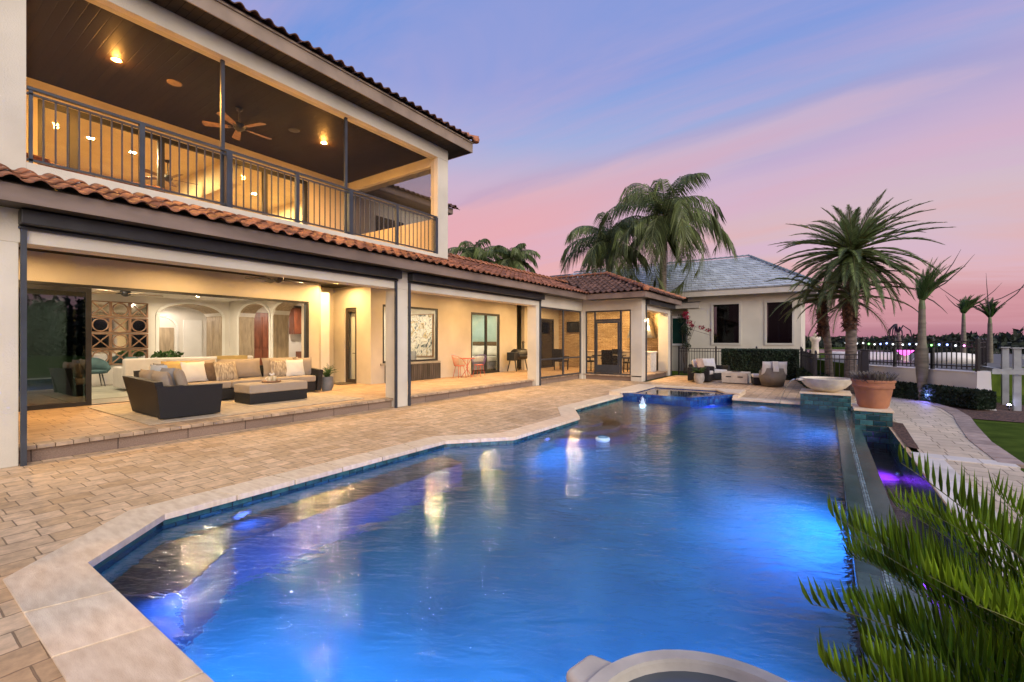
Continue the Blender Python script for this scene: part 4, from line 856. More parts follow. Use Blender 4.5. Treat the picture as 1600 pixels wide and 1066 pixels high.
b_ = MB(); b_.box((-.365, -.66, .228), (.365, .66, .42)); b_.build('cushion', CUSH, t, bevel=.03, bseg=3)
t = thing('tray', 'round brown tray on the ottoman', 'tray', (-10.45, 5.45, Z0+.422)); b_ = MB(); b_.lathe([(.18, 0), (.20, .01), (.205, .04), (.19, .04), (.185, .015), (.01, .013)], 24); b_.build('dish', WOODB, t)
for dx, dy, lab in ((.03, -.06, 'cream mug nearest the camera on the tray'), (-.02, .07, 'cream mug at the back of the tray')):
    t = thing('mug', lab, 'mug', (-10.45+dx, 5.45+dy, Z0+.437), 0, 'mugs on the tray'); b_ = MB(); b_.lathe([(.04, 0), (.05, .01), (.052, .12), (.045, .12), (.043, .03), (.005, .03)], 16); b_.build('cup', mat('cream_glaze', (.62, .52, .34), .3), t)
    b_ = MB(); b_.tube([(.0, -.05, .10), (0, -.085, .09), (0, -.085, .05), (0, -.05, .03)], .008, 6); b_.build('handle', TRIM, t)
b_ = MB()
for k in range(7): a = k*.9; b_.lathe([(.001, -.025), (.024, 0), (.001, .025)], 8, (-10.47+.035*math.cos(a), 5.47+.04*math.sin(a), Z0+.59+.012*(k % 3)))
one(b_, 'flowers', CUSHW, 'white blossoms in a mug on the ottoman tray', 'flowers')
def fern(x, y, z, r0, h, L, n, lab, pm, g='potted ferns', up=.95, lm=LEAFF, ptall=1.0):
    t = thing('potted_fern', lab, 'potted plant', (x, y, z), 0, g)
    b_ = MB(); b_.lathe([(r0*.68, 0), (r0*.92, h*.25), (r0, h*.6), (r0*.90, h*.97), (r0*.88, h), (r0*.78, h), (r0*.76, h*.9), (.01, h*.88)], 24); b_.build('pot', pm, t)
    b_ = MB()
    for k in range(n):
        frond(b_, b_, (random.uniform(-.04, .04), random.uniform(-.04, .04), h*.88), random.uniform(0, 6.28), random.uniform(.7, 1.45), L*random.uniform(.7, 1.1), random.uniform(.8, 1.7), 14, .018, .07, .3, .2, rr=.003, taper0=.5)
    b_.build('leaves', lm, t)
fern(-11.5, 7.55, F1, .18, .38, .48, 34, 'fern in a dark grey pot beside the wicker sofa', POTC)
# red bistro set
def wire_chair(x, y, rz, lab, m1, m2):
    t = thing('wire_chair', lab, 'chair', (x, y, F1), rz, 'wire bistro chairs')
    b_ = MB(); b_.lathe([(.20, .44), (.215, .445), (.20, .455), (.01, .455)], 24); b_.build('seat', m1, t)
    b_ = MB()
    for k in range(19):
        a = R(-20+220*k/18); b_.tube([(.20*math.cos(a), .20*math.sin(a), .445), (.27*math.cos(a), .27*math.sin(a), .62+.1*math.sin(max(0, a))), (.29*math.cos(a), .30*math.sin(a), .70+.14*math.sin(max(0, a)))], .005, 5)
    b_.tube([(.29*math.cos(R(-20+220*k/18)), .30*math.sin(R(-20+220*k/18)), .70+.14*math.sin(max(0, R(-20+220*k/18)))) for k in range(19)], .009, 6); b_.build('backrest', m2, t)
    for a in (45, 135, 225, 315):
        b_ = MB(); b_.tube([(.15*math.cos(R(a)), .15*math.sin(R(a)), .44), (.25*math.cos(R(a)), .25*math.sin(R(a)), 0)], .009, 6); b_.build('leg', m1, t)
wire_chair(-11.35, 12.98, R(165), 'orange wire chair left of the red bistro table', REDM, PINKM); wire_chair(-11.2, 13.95, R(10), 'red and violet wire chair right of the red bistro table', REDM, BLUEM)
t = thing('bistro_table', 'small round red metal table between two wire chairs', 'table', (-11.35, 13.42, F1)); b_ = MB(); b_.lathe([(.30, .70), (.31, .71), (.30, .72), (.01, .72)], 28); b_.build('top', REDM, t)
for a in (0, 120, 240):
    b_ = MB(); b_.tube([(.20*math.cos(R(a)), .20*math.sin(R(a)), .70), (-.04*math.cos(R(a)), -.04*math.sin(R(a)), .36), (.24*math.cos(R(a)), .24*math.sin(R(a)), 0)], .012, 6); b_.build('leg', REDM, t)
# smoker grill
t = thing('smoker_grill', 'black pellet smoker grill by the loggia wall', 'grill', (-11.35, 16.95, F1), R(0))
b_ = MB(); b_.lathe([(.001, -.40), (.24, -.40), (.25, -.38), (.25, .38), (.24, .40), (.001, .40)], 20, m=T(0, .1, .78) @ Matrix.Rotation(R(90), 4, 'X')); b_.build('barrel', BLACK, t)
b_ = MB(); b_.box((-.2, -.62, .52), (.2, -.33, .88)); b_.build('hopper', BLACK, t, bevel=.02)
b_ = MB(); b_.box((.20, -.25, .70), (.50, .45, .73)); b_.build('shelf', STEEL, t)
b_ = MB(); b_.tube([(.26, -.25, .92), (.31, -.25, .94), (.31, .42, .94), (.26, .42, .92)], .014, 6); b_.build('handle', STEEL, t)
b_ = MB(); b_.tube([(-.1, .45, .9), (-.1, .56, .95), (-.1, .56, 1.3)], .05, 10); b_.lathe([(.09, 0), (.02, .06)], 12, (-.1, .56, 1.31)); b_.build('chimney', BLACK, t)
for x, y in ((-.2, -.5), (.2, -.5), (-.2, .4), (.2, .4)):
    b_ = MB(); b_.tube([(x*.6, y*.9, .6), (x*1.2, y, .04)], .025, 6); b_.build('leg', BLACK, t)
# ================================================================ LIVING ROOM
t = thing('mirror_lattice', 'wall of square wooden frames with circles and crosses over mirrors', 'wall decoration', (-18.88, 3.72, F1))
for i in range(4):
    for j in range(4):
        y0 = .0+i*.49; z0 = .62+j*.515; f = MB()
        wbox(f, 'x', 0, .05, y0, y0+.03, z0, z0+.485); wbox(f, 'x', 0, .05, y0+.455, y0+.485, z0, z0+.485); wbox(f, 'x', 0, .05, y0+.031, y0+.454, z0, z0+.03); wbox(f, 'x', 0, .05, y0+.031, y0+.454, z0+.455, z0+.485)
        c = (0, y0+.2425, z0+.2425)
        if (i+j) % 2 == 1:
            m = Matrix.Translation(c) @ Matrix.Rotation(R(90), 4, 'Y'); f.lathe([(.208, .005), (.208, .04), (.18, .04), (.18, .005)], 28, m=m, smooth=False, caps=False)
        else:
            for s_ in (1, -1): f.box((.006, -.29, -.014), (.04 if s_ > 0 else .036, .29, .014), Matrix.Translation(c) @ Matrix.Rotation(s_*R(45), 4, 'X'))
        o = f.build('lattice_square', WOODB, t); g = MB(); g.box((.001, y0+.03, z0+.03), (.004, y0+.455, z0+.455)); g.build('mirror', MIRROR, o)
def sofa_in(x0, x1, y0, y1, lab):
    t = thing('living_room_sofa', lab, 'sofa', (x1, y0, F1)); w_ = x1-x0; L_ = y1-y0
    b_ = MB(); b_.box((-w_, .18, .08), (-.2, L_-.18, .42)); b_.build('base', SOFAW, t, bevel=.03)
    b_ = MB(); b_.box((-.22, 0, .08), (0, L_, .90)); b_.build('backrest', SOFAW, t, bevel=.05, bseg=3)
    for y in (0, L_-.2):
        b_ = MB(); b_.box((-w_, y, .08), (-.225, y+.2, .66)); b_.build('armrest', SOFAW, t, bevel=.04, bseg=3)
    b_ = MB(); b_.box((-w_+.02, .21, .425), (-.24, L_-.21, .56)); b_.build('seat_cushion', SOFAW, t, bevel=.03)
sofa_in(-16.5, -15.5, 4.15, 7.5, 'long white sofa seen from behind inside the living room')
b_ = MB(); b_.box((-15.53, 6.4, F1+.902), (-15.75, 7.3, F1+.915)); b_.box((-15.495, 6.4, F1+.62), (-15.485, 7.3, F1+.915)); one(b_, 'throw_blanket', FGOLD, 'gold throw draped over the back of the white sofa', 'blanket')
for x, y, rz, lab in ((-18.1, 4.15, 0, 'teal tub chair nearest the dark sliding door'), (-17.9, 5.15, 20, 'teal tub chair beside the white sofa arm')):
    t = thing('tub_chair', lab, 'chair', (x, y, F1), R(rz), 'teal tub chairs')
    b_ = MB(); b_.lathe([(.24, .40), (.27, .42), (.27, .50), (.01, .52)], 20); b_.build('seat', FTEAL, t)
    b_ = MB(); n_ = 14; vs = []
    for k in range(n_+1):
        a = R(-100+200*k/n_)+math.pi; h_ = .50+.38*math.cos(R(-100+200*k/n_)*.85)
        for r_, z in ((.27, .40), (.36, h_), (.31, h_), (.23, .42)): vs.append((-r_*math.cos(a)*-1, r_*math.sin(a), z))
    b_.add(vs, [(4*k+q, 4*(k+1)+q, 4*(k+1)+(q+1) % 4, 4*k+(q+1) % 4) for k in range(n_) for q in range(4)]+[(0, 1, 2, 3), (4*n_+3, 4*n_+2, 4*n_+1, 4*n_)], None, True); b_.build('backrest', FTEAL, t)
    for a in (45, 135, 225, 315):
        b_ = MB(); b_.tube([(.18*math.cos(R(a)), .18*math.sin(R(a)), .40), (.27*math.cos(R(a)), .27*math.sin(R(a)), 0)], [.018, .01], 6); b_.build('leg', BLACK, t)
b_ = MB(); leaf_clump(b_, (-17.2, 5.7, 1.15), (.35, .4, .14), 160, .09); one(b_, 'table_greenery', LEAFF, 'low green plant arrangement behind the white sofa', 'plant')
t = thing('console_table', 'narrow dark table carrying the green plant behind the white sofa', 'table', (-17.2, 5.7, F1)); b_ = MB(); b_.box((-.25, -.6, .70), (.25, .6, .74)); b_.build('top', WOODD, t)
for x, y in ((-.2, -.55), (.2, -.55), (-.2, .55), (.2, .55)):
    b_ = MB(); b_.box((x-.02, y-.02, 0), (x+.02, y+.02, .70)); b_.build('leg', WOODD, t)
b_ = MB(); b_.box((-18.2, 3.0, F1+.006), (-14.2, 7.6, F1+.014)); one(b_, 'living_room_rug', mat('grey_rug', (.36, .36, .30), .95, .2, 3, col2=(.25, .26, .22), detail=7), 'grey green patterned rug on the living room floor', 'rug')
# painting
t = thing('painting', 'large abstract painting of pale swirls and grey black strokes behind the window', 'painting', (-13.73, 13.2, 1.0))
pm_ = bpy.data.materials.new('abstract_paint'); pm_.use_nodes = True; t_ = pm_.node_tree; co = nd('ShaderNodeTexCoord', t_); n_ = nd('ShaderNodeTexNoise', t_); n_.inputs['Scale'].default_value = 3.2; n_.inputs['Detail'].default_value = 9; n_.inputs['Distortion'].default_value = 1.6
t_.links.new(co.outputs['Object'], n_.inputs['Vector']); t_.links.new(ramp_n(n_.outputs[0], [(.30, (.02, .025, .03)), (.38, (.16, .19, .21)), (.44, (.55, .52, .46)), (.50, (.72, .68, .62)), (.55, (.30, .33, .36)), (.60, (.60, .45, .22)), (.66, (.08, .09, .10)), (.72, (.6, .6, .58))], t_), t_.nodes['Principled BSDF'].inputs[0])
b_ = MB(); b_.box((-.76, -.02, 0), (.76, .02, 1.66)); b_.build('canvas', pm_, t)
f = MB(); f.box((-.79, -.03, -.03), (.79, .02, -.002)); f.box((-.79, -.03, 1.662), (.79, .02, 1.69)); f.box((-.79, -.03, -.001), (-.762, .02, 1.661)); f.box((.762, -.03, -.001), (.79, .02, 1.661)); f.build('frame', WOODB, t)
t = thing('desk_chair', 'grey chair back below the abstract painting', 'chair', (-13.4, 12.3, F1)); b_ = MB(); b_.box((-.22, -.2, .42), (.22, .22, .50)); b_.build('seat', FGREY, t, bevel=.02); b_ = MB(); b_.box((-.22, .18, .505), (.22, .24, .98)); b_.build('backrest', FGREY, t, bevel=.03); b_ = MB(); b_.lathe([(.2, 0), (.03, .05), (.03, .42)], 12); b_.build('leg', BLACK, t)
t = thing('bed', 'bed with dark headboard and white pillows inside the bedroom', 'bed', (-13.3, 16.0, F1), R(-90)); b_ = MB(); b_.box((-1.3, -.9, .12), (.9, .9, .45)); b_.build('base', FGREY, t, bevel=.02); b_ = MB(); b_.box((-1.25, -.88, .455), (.88, .88, .68)); b_.build('mattress', CUSHW, t, bevel=.06, bseg=3)
b_ = MB(); b_.box((-1.38, -1.0, .1), (-1.305, 1.0, 1.35)); b_.build('headboard', FBROWN, t, bevel=.03)
for y in (-.45, .45):
    b_ = MB(); b_.pillow(.8, .5, .2, T(-1.05, y, .93, R(90), R(-20))); b_.build('pillow', CUSHW, t)
t = thing('table_lamp', 'lit bedside lamp in the bedroom', 'lamp', (-15.3, 14.6, F1+.6)); b_ = MB(); b_.lathe([(.09, 0), (.11, .12), (.03, .22), (.02, .34)], 16); b_.build('base', STEEL, t); b_ = MB(); b_.lathe([(.16, .32), (.13, .56)], 20, caps=False); b_.build('lamp_shade', emis('lamp_shade', (1, .9, .75), 6), t); lamp('bedside_bulb', 'POINT', (0, 0, .45), 25, NC, t, .06)
t = thing('nightstand', 'white nightstand under the bedside lamp', 'nightstand', (-15.3, 14.6, F1)); b_ = MB(); b_.box((-.22, -.25, 0), (.22, .25, .60)); b_.build('body', TRIM, t, bevel=.01); b_ = MB(); b_.box((.222, -.2, .34), (.235, .2, .54)); b_.build('drawer', TRIM, t)
# balcony chairs (backs just showing over the slab edge)
for x, y, rz, lab in ((-10.4, 1.95, 30, 'dark red rounded chair at the near end of the balcony'), (-10.5, 2.95, -15, 'second dark red rounded chair, farther along the balcony')):
    t = thing('balcony_chair', lab, 'chair', (x, y, F2), R(rz), 'balcony lounge chairs'); b_ = MB(); b_.lathe([(.30, .16), (.38, .22), (.36, .36), (.01, .38)], 22); b_.build('seat', FBROWN, t)
    b_ = MB(); pts = [(.40*math.cos(R(a)), .40*math.sin(R(a)), .50+.12*math.cos(R(a-180))) for a in range(60, 301, 15)]; b_.tube(pts, .05, 8); b_.build('backrest', mat('red_wicker', (.16, .035, .025), .6, .3, 40), t)
    for a in (45, 135, 225, 315):
        b_ = MB(); b_.tube([(.25*math.cos(R(a)), .25*math.sin(R(a)), .2), (.30*math.cos(R(a)), .30*math.sin(R(a)), 0)], .02, 6); b_.build('leg', BLACK, t)
# ================================================================ PAVILION
def wicker_dining(x, y, rz, lab):
    t = thing('dining_chair', lab, 'chair', (x, y, F1), R(rz), 'dark wicker chairs in the pavilion')
    b_ = MB(); b_.box((-.26, -.26, .40), (.26, .26, .47)); b_.build('seat', WICK, t, bevel=.02); b_ = MB(); b_.box((-.26, .22, .472), (.26, .28, 1.0)); b_.build('backrest', WICK, t, bevel=.02)
    for s_ in (-1, 1):
        b_ = MB(); b_.box((s_*.262, -.22, .60), (s_*.30, .26, .66)); b_.box((s_*.262, -.22, .41), (s_*.295, -.17, .599)); b_.build('armrest', WICK, t)
        for y_ in (-.22, .22):
            b_ = MB(); b_.box((s_*.21, y_-.02, 0), (s_*.25, y_+.02, .399)); b_.build('leg', WICK, t)
wicker_dining(-9.15, 19.6, 90, 'dark wicker chair at the left end of the pavilion table'); wicker_dining(-8.2, 20.45, 0, 'dark wicker chair behind the pavilion table'); wicker_dining(-7.1, 19.5, -90, 'dark wicker chair at the right end of the pavilion table'); wicker_dining(-7.75, 18.7, 178, 'dark wicker chair behind the screen door')
wicker_dining(-10.4, 19.2, 170, 'dark wicker chair seen below the wall television')
t = thing('dining_table', 'dark square dining table inside the screened pavilion', 'table', (-8.15, 19.6, F1)); b_ = MB(); b_.box((-.6, -.55, .70), (.6, .55, .75)); b_.build('top', WOODD, t, bevel=.01); b_ = MB(); b_.box((-.25, -.25, 0), (.25, .25, .698)); b_.build('pedestal', WICK, t)
t = thing('television', 'flat black television on the stone wall of the pavilion', 'television', (-10.9, 21.62, 2.0)); b_ = MB(); b_.box((-.45, -.03, .06), (.45, .02, .62)); b_.build('screen', mat('tv_black', (.006, .006, .008), .12), t, bevel=.005); b_ = MB(); b_.box((-.06, .021, .2), (.06, .078, .45)); b_.build('bracket', BLACK, t)
t = thing('kitchen_counter', 'stone outdoor kitchen counter with cream cabinets along the pavilion wall', 'kitchen counter', (-8.0, 21.3, F1))
b_ = MB(); b_.box((-2.2, -.28, 0), (1.5, .36, .86)); b_.build('cabinet', mat('cabinet_cream', (.55, .46, .33), .6, .05), t); b_ = MB(); b_.box((-2.25, -.33, .862), (1.55, .38, .91)); b_.build('worktop', TRAV, t, bevel=.006)
for k in range(4):
    b_ = MB(); b_.box((-2.1+k*.9, -.30, .08), (-1.35+k*.9, -.282, .80)); b_.build('door', WOODB if k == 3 else mat('cab_door', (.60, .50, .36), .5), t, bevel=.004)
t = thing('kitchen_island', 'white stone end cabinet by the opening of the pavilion', 'cabinet', (-6.75, 20.4, F1)); b_ = MB(); b_.box((-.45, -.35, 0), (.38, .42, .86)); b_.build('body', mat('white_stone', (.66, .62, .54), .7, .1, 12, .003, 30), t, bevel=.01); b_ = MB(); b_.box((-.49, -.39, .862), (.42, .46, .90)); b_.build('worktop', TRIM, t, bevel=.006)
t = thing('range_hood', 'curved stainless hood above the outdoor kitchen', 'range hood', (-7.2, 21.35, 1.75)); b_ = MB(); n_ = 10; vs = []
for k in range(n_+1):
    a = R(90*k/n_); y = -.42*math.cos(a); z = .95*math.sin(a); vs += [(-.6+.25*math.sin(a), y, z), (.6-.25*math.sin(a), y, z)]
vs += [(-.6, .33, 0), (.6, .33, 0), (-.35, .33, .95), (.35, .33, .95)]
b_.add(vs, [(2*k, 2*k+1, 2*k+3, 2*k+2) for k in range(n_)] + [(0, 2*n_+2, 2*n_+3, 1), (2*n_, 2*n_+1, 2*n_+5, 2*n_+4), tuple([2*k for k in range(n_+1)]+[2*n_+4, 2*n_+2]), tuple([2*k+1 for k in range(n_+1)][::-1]+[2*n_+3, 2*n_+5][::1])], None, False); b_.build('canopy', STEEL, t)
b_ = MB(); b_.box((-.22, .0, .952), (.22, .33, 1.6)); b_.build('flue', STEEL, t)
# ================================================================ FAR SEATING
def arm_chair(x, y, rz, lab):
    t = thing('wicker_armchair', lab, 'armchair', (x, y, 0), R(rz), 'dark wicker armchairs by the fire table')
    b_ = MB(); b_.box((-.40, -.38, .04), (.40, .38, .28)); b_.build('base', WICK, t, bevel=.02); b_ = MB(); b_.box((-.40, .30, .282), (.40, .42, .68)); b_.build('backrest', WICK, t, bevel=.03)
    for s_ in (-1, 1):
        b_ = MB(); b_.box((s_*.40, -.38, .05), (s_*.52, .42, .58)); b_.build('armrest', WICK, t, bevel=.03)
    b_ = MB(); b_.box((-.385, -.37, .285), (.385, .29, .42)); b_.build('seat_cushion', CUSHW, t, bevel=.04, bseg=3); b_ = MB(); b_.pillow(.72, .46, .2, T(0, .22, .65, 0, R(-14))); b_.build('back_cushion', CUSHW, t)
arm_chair(-4.05, 19.1, 90, 'white cushioned wicker armchair behind the potted grass'); arm_chair(-3.85, 20.35, 60, 'white cushioned wicker armchair nearer the hedge')
cushion(-4.05, 18.85, .72, .42, .42, 70, -14, mat('peach_fabric', (.60, .42, .30), .9), 'small peach pillow on the armchair behind the potted grass', None, .14)
fern(-3.95, 18.2, 0, .19, .38, .42, 40, 'spiky green plant in a pale stone pot by the wicker armchair', POTP)
t = thing('fire_table', 'square pale concrete fire table with two dark slots', 'fire pit', (-2.82, 19.15, 0)); b_ = MB(); b_.box((-.44, -.44, .03), (.44, .44, .42)); b_.build('body', CONC, t, bevel=.012); b_ = MB(); b_.box((-.40, -.40, 0), (.40, .40, .028)); b_.build('plinth', BLACK, t)
for x in (-.2, .2):
    b_ = MB(); b_.box((x-.09, -.446, .24), (x+.09, -.441, .28)); b_.build('slot', BLACK, t)
b_ = MB(); b_.lathe([(.17, .424), (.18, .43), (.01, .44)], 20); b_.build('burner', MULCH, t)
t = thing('barrel_chair', 'pale woven barrel chair seen from behind with a towel over its back', 'armchair', (-1.55, 18.35, 0), R(20))
b_ = MB(); n_ = 20; vs = []
for k in range(n_+1):
    a = R(-115+230*k/n_-90); h_ = .66 if abs(k-n_/2) < n_*.33 else .56
    for r_, z in ((.34, .03), (.42, .35), (.41, h_), (.33, h_), (.33, .05)): vs.append((r_*math.cos(a), r_*math.sin(a), z))
b_.add(vs, [(5*k+q, 5*(k+1)+q, 5*(k+1)+(q+1) % 5, 5*k+(q+1) % 5) for k in range(n_) for q in range(5)]+[(4, 3, 2, 1, 0), tuple(5*n_+q for q in range(5))], None, True); b_.build('shell', WICKT, t)
b_ = MB(); b_.lathe([(.30, .26), (.33, .30), (.32, .40), (.01, .42)], 24); b_.build('seat_cushion', CUSHW, t)
for x in (-.2, .2):
    b_ = MB(); b_.pillow(.40, .48, .2, T(x, -.20, .66, R(-x*60), R(10))); b_.build('back_cushion', CUSHW, t)
b_ = MB(); b_.prism([(-.09, -.36), (.09, -.36), (.08, -.30), (-.08, -.30)], .66, .90); b_.box((-.09, -.445, .55), (.09, -.43, .74)); o = one(b_, 'towel', CUSHW, 'folded white towel hanging over the barrel chair', 'towel', bevel=.01); o.location = (-1.55, 18.35, 0); o.rotation_euler = (0, 0, R(20))
t = thing('footstool', 'dark wicker footstool with white pad left of the barrel chair', 'footstool', (-1.98, 18.75, 0), R(15)); b_ = MB(); b_.box((-.25, -.25, .03), (.25, .25, .28)); b_.build('base', WICK, t, bevel=.02); b_ = MB(); b_.box((-.26, -.26, .285), (.26, .26, .40)); b_.build('cushion', CUSHW, t, bevel=.04, bseg=3)
# ================================================================ NEIGHBOUR HOUSE
NB = thing('neighbour_house', 'single storey cream house with blue grey tiled hip roof beyond the fence', 'house', (-6, 29, 0))
def nb(b_, n_, m, **k): return b_.build(n_, m, NB, world=True, **k)
b_ = MB(); wall(b_, 'y', 25, 25.2, -6.0, -.95, -.05, 3.95, [(-4.75, -3.55, 1.5, 3.45), (-2.35, -1.30, 1.5, 3.45)]); b_.box((-1.15, 25.2, -.05), (-.95, 30, 3.95)); b_.box((-14, 25.6, -.05), (-6.0, 25.8, 3.4)); b_.box((-6.0, 25.2, -.05), (-5.85, 25.8, 3.95)); nb(b_, 'wall', mat('neighbour_stucco', (.62, .59, .48), .85, .06, 1, .003, 60))
for a, b in ((-4.75, -3.55), (-2.35, -1.30)):
    f = MB(); frame(f, 'y', 24.96, 25.0, a-.09, b+.09, 1.41, 3.54, .09); o = nb(f, 'window', mat('window_trim', (.56, .54, .46), .7, .05))
    g = MB(); g.box((a, 25.1, 1.5), (b, 25.11, 3.45)); g.build('pane', NGLASS, o); g = MB(); g.box((a-.05, 26.2, .5), (b+.05, 26.3, 3.6)); g.build('room_backdrop', mat('dim_room', (.16, .17, .18), .9), o)
    g = MB(); g.box((a+.42, 25.5, 1.5), (a+.5, 25.56, 3.45)); g.box((a+.85, 25.5, 1.5), (a+1.0, 25.56, 3.45)); g.build('curtain', FGREY, o)
f = MB(); f.box((-6.35, 25.35, 1.35), (-5.95, 25.4, 3.1)); f.v = []; f.f = []; f.sm = []
frame(f, 'y', 25.53, 25.598, -7.05, -6.1, 1.35, 2.95, .11); o = nb(f, 'window', TRIM); g = MB(); g.box((-6.94, 25.57, 1.46), (-6.21, 25.58, 2.84)); g.build('pane', mat('green_pane', (.01, .05, .04), .08), o)
b_ = MB(); b_.box((-8.5, 24.9, 3.32), (-5.4, 25.598, 3.60)); nb(b_, 'porch_fascia', mat('neighbour_trim', (.52, .49, .42), .7, .05))
b_ = MB(); b_.add([(-8.5, 24.88, 3.61), (-5.35, 24.88, 3.61), (-5.35, 25.8, 4.0), (-8.5, 25.8, 4.0)], [(0, 1, 2, 3)]); nb(b_, 'porch_roof', GREYROOF)
b_ = MB(); b_.box((-14.5, 24.42, 3.86), (-.35, 24.45, 4.14)); b_.box((-.38, 24.45, 3.86), (-.35, 33, 4.14)); nb(b_, 'fascia', mat('neighbour_trim', (.52, .49, .42), .7, .05)); b_ = MB(); b_.box((-14.5, 24.45, 3.90), (-.38, 33, 3.93)); nb(b_, 'soffit', mat('neighbour_soffit', (.30, .28, .24), .8))
# roof in stepped courses so every tile row has an edge
def courses(name, e0, e1, t0, t1, rise, n_, th=.06):
    """eave line e0-e1 up to top line t0-t1"""
    e0, e1, t0, t1 = map(Vector, (e0, e1, t0, t1)); b_ = MB(); nrm = (e1-e0).cross(t0-e0).normalized(); nrm = -nrm if nrm.z < 0 else nrm
    for k in range(n_):
        a, c = k/n_, (k+1)/n_; p0, p1, q0, q1 = e0.lerp(t0, a), e1.lerp(t1, a), e0.lerp(t0, c), e1.lerp(t1, c); w_ = max(1, int((p1-p0).length/.33)); 
        for i in range(w_):
            u0, u1 = (i+.02)/w_, (i+.98)/w_; j = random.uniform(-.006, .012); P0 = p0.lerp(p1, u0)+nrm*(th+j); P1 = p0.lerp(p1, u1)+nrm*(th+j); Q0 = q0.lerp(q1, u0)+nrm*.004; Q1 = q0.lerp(q1, u1)+nrm*.004
            b_.add([tuple(P0), tuple(P1), tuple(Q1), tuple(Q0), tuple(P0-nrm*th), tuple(P1-nrm*th)], [(0, 1, 2, 3), (4, 5, 1, 0)])
    return nb(b_, name, mat('grey_roof_tile', (.52, .57, .60), .6, .08, 1.5, .002, 40, island=.22, detail=6))
ry = 29.6; rzt = 6.5
nb(MB().add([(-14.5, 24.4, 4.12), (-.32, 24.4, 4.12), (-3.7, ry, rzt-.03), (-17, ry, rzt-.03), (-.32, 34.9, 4.12), (-14.5, 34.9, 4.12)], [(0, 1, 2, 3), (1, 4, 2), (4, 5, 3, 2)]), 'roof_deck', mat('roof_gap', (.06, .07, .08), .9))
courses('roof', (-16.0, 24.4, 4.15), (-.32, 24.4, 4.15), (-15.0, ry, rzt), (-3.7, ry, rzt), 0, 15); courses('roof', (-.32, 24.4, 4.15), (-.32, 34.9, 4.15), (-3.7, ry, rzt), (-3.7, ry+.05, rzt), 0, 15)
b_ = MB(); hipcaps(b_, (-.32, 24.4, 4.2), (-3.7, ry, rzt+.04), .07); hipcaps(b_, (-3.7, ry, rzt+.04), (-15, ry, rzt+.04), .07); nb(b_, 'ridge_tiles', mat('grey_roof_cap', (.26, .31, .33), .6, .1, 3, island=.3))
courses('side_roof', (-22, 30, 3.9), (-14, 30, 3.9), (-19, 33.4, 6.9), (-14.4, 33.4, 6.9), 0, 12)
t = thing('stone_column', 'pale column with wall lamp at the corner of the neighbouring patio', 'column', (-.42, 25.9, 0)); b_ = MB(); b_.lathe([(.22, 0), (.22, .1), (.16, .15), (.14, 1.55), (.18, 1.6), (.22, 1.66), (.22, 1.78), (.12, 1.82)], 20); b_.build('shaft', CONC, t)
b_ = MB(); b_.lathe([(.04, 1.82), (.09, 1.88), (.02, 2.0)], 10); b_.build('finial', CONC, t)
# ================================================================ FENCES, RAISED TERRACE
def fence(p0, p1, z0, z1, lab, npost, gap=.11, g='black metal fences', posth=.06, zb=None):
    p0, p1 = Vector((*p0, 0)), Vector((*p1, 0)); d = p1-p0; L_ = d.length; ang = math.atan2(d.y, d.x)
    t = thing('metal_fence', lab, 'fence', (p0.x, p0.y, z0), ang, g); H_ = z1-z0
    for k in range(npost):
        x = L_*k/(npost-1); b_ = MB(); b_.box((x-.032, -.032, 0), (x+.032, .032, H_+posth)); b_.lathe([(.035, 0), (.02, .035), (.001, .045)], 8, (x, 0, H_+posth)); b_.build('post', BLACK, t)
        if k < npost-1:
            b_ = MB(); x1 = L_*(k+1)/(npost-1)
            for z in (H_-.03, H_-.16, .10): b_.box((x+.033, -.015, z), (x1-.033, .015, z+.03))
            n_ = int((x1-x)/gap)
            for i in range(1, n_): xx = x+(x1-x)*i/n_; b_.box((xx-.009, -.009, .04), (xx+.009, .009, H_-.005))
            b_.build('panel', BLACK, t)
fence((-5.75, 22.3), (-.85, 22.3), 0, 1.27, 'black railing fence in front of the grey roofed house', 4)
fence((-.80, 22.3), (-.25, 16.35), 0, 1.2, 'black fence running away from the pool beside the small shaggy palm', 4)
fence((-.25, 16.3), (.78, 16.3), 0, 1.22, 'short black fence behind the two shaggy palms', 2)
TW = [(.95, 17.9), (3.0, 15.35)]
fence(TW[0], TW[1], .86, 1.60, 'black fence on top of the white terrace wall', 4)
fence((3.0, 15.35), (3.75, 18.4), .86, 1.58, 'black fence on the side of the terrace wall towards the dock', 3)
t = thing('terrace_wall', 'low white plastered terrace wall with a flared end behind the hedge', 'wall', (.95, 17.9, -.05), math.atan2(-2.55, 2.05))
Lw = math.hypot(2.05, 2.55); b_ = MB(); b_.box((-.2, -.02, 0), (Lw, .2, .88)); b_.build('wall', mat('terrace_plaster', (.70, .69, .60), .8, .06, 2, .004, 30), t, bevel=.01)
b_ = MB(); b_.box((-.2, -.05, .882), (Lw+.02, .24, .91)); b_.build('cap', TRIM, t, bevel=.006)
b_ = MB(); pr_ = [(.30, 0), (.25, .08), (.20, .3), (.17, .6), (.16, .93)]; b_.lathe(pr_, 4, (Lw+.05, .09, 0), smooth=False, m=None); b_.build('flared_end', TRIM, t)
b_ = MB(); b_.prism([(1.05, 18.05), (3.05, 15.6), (3.65, 18.6), (7.2, 23), (14, 40), (2, 40), (-.5, 24)], -.1, .80); b_.build('raised_terrace', GRASS, kind='structure')
b_ = MB(); b_.prism([(1.1, 18.15), (3.0, 15.95), (3.55, 18.6), (7.0, 23), (13.8, 39.8), (2, 39.8), (-.4, 24)], .801, .806); b_.build('terrace_paving', mat('terrace_paving', (.12, .12, .11), .8, .2, 2), kind='structure')
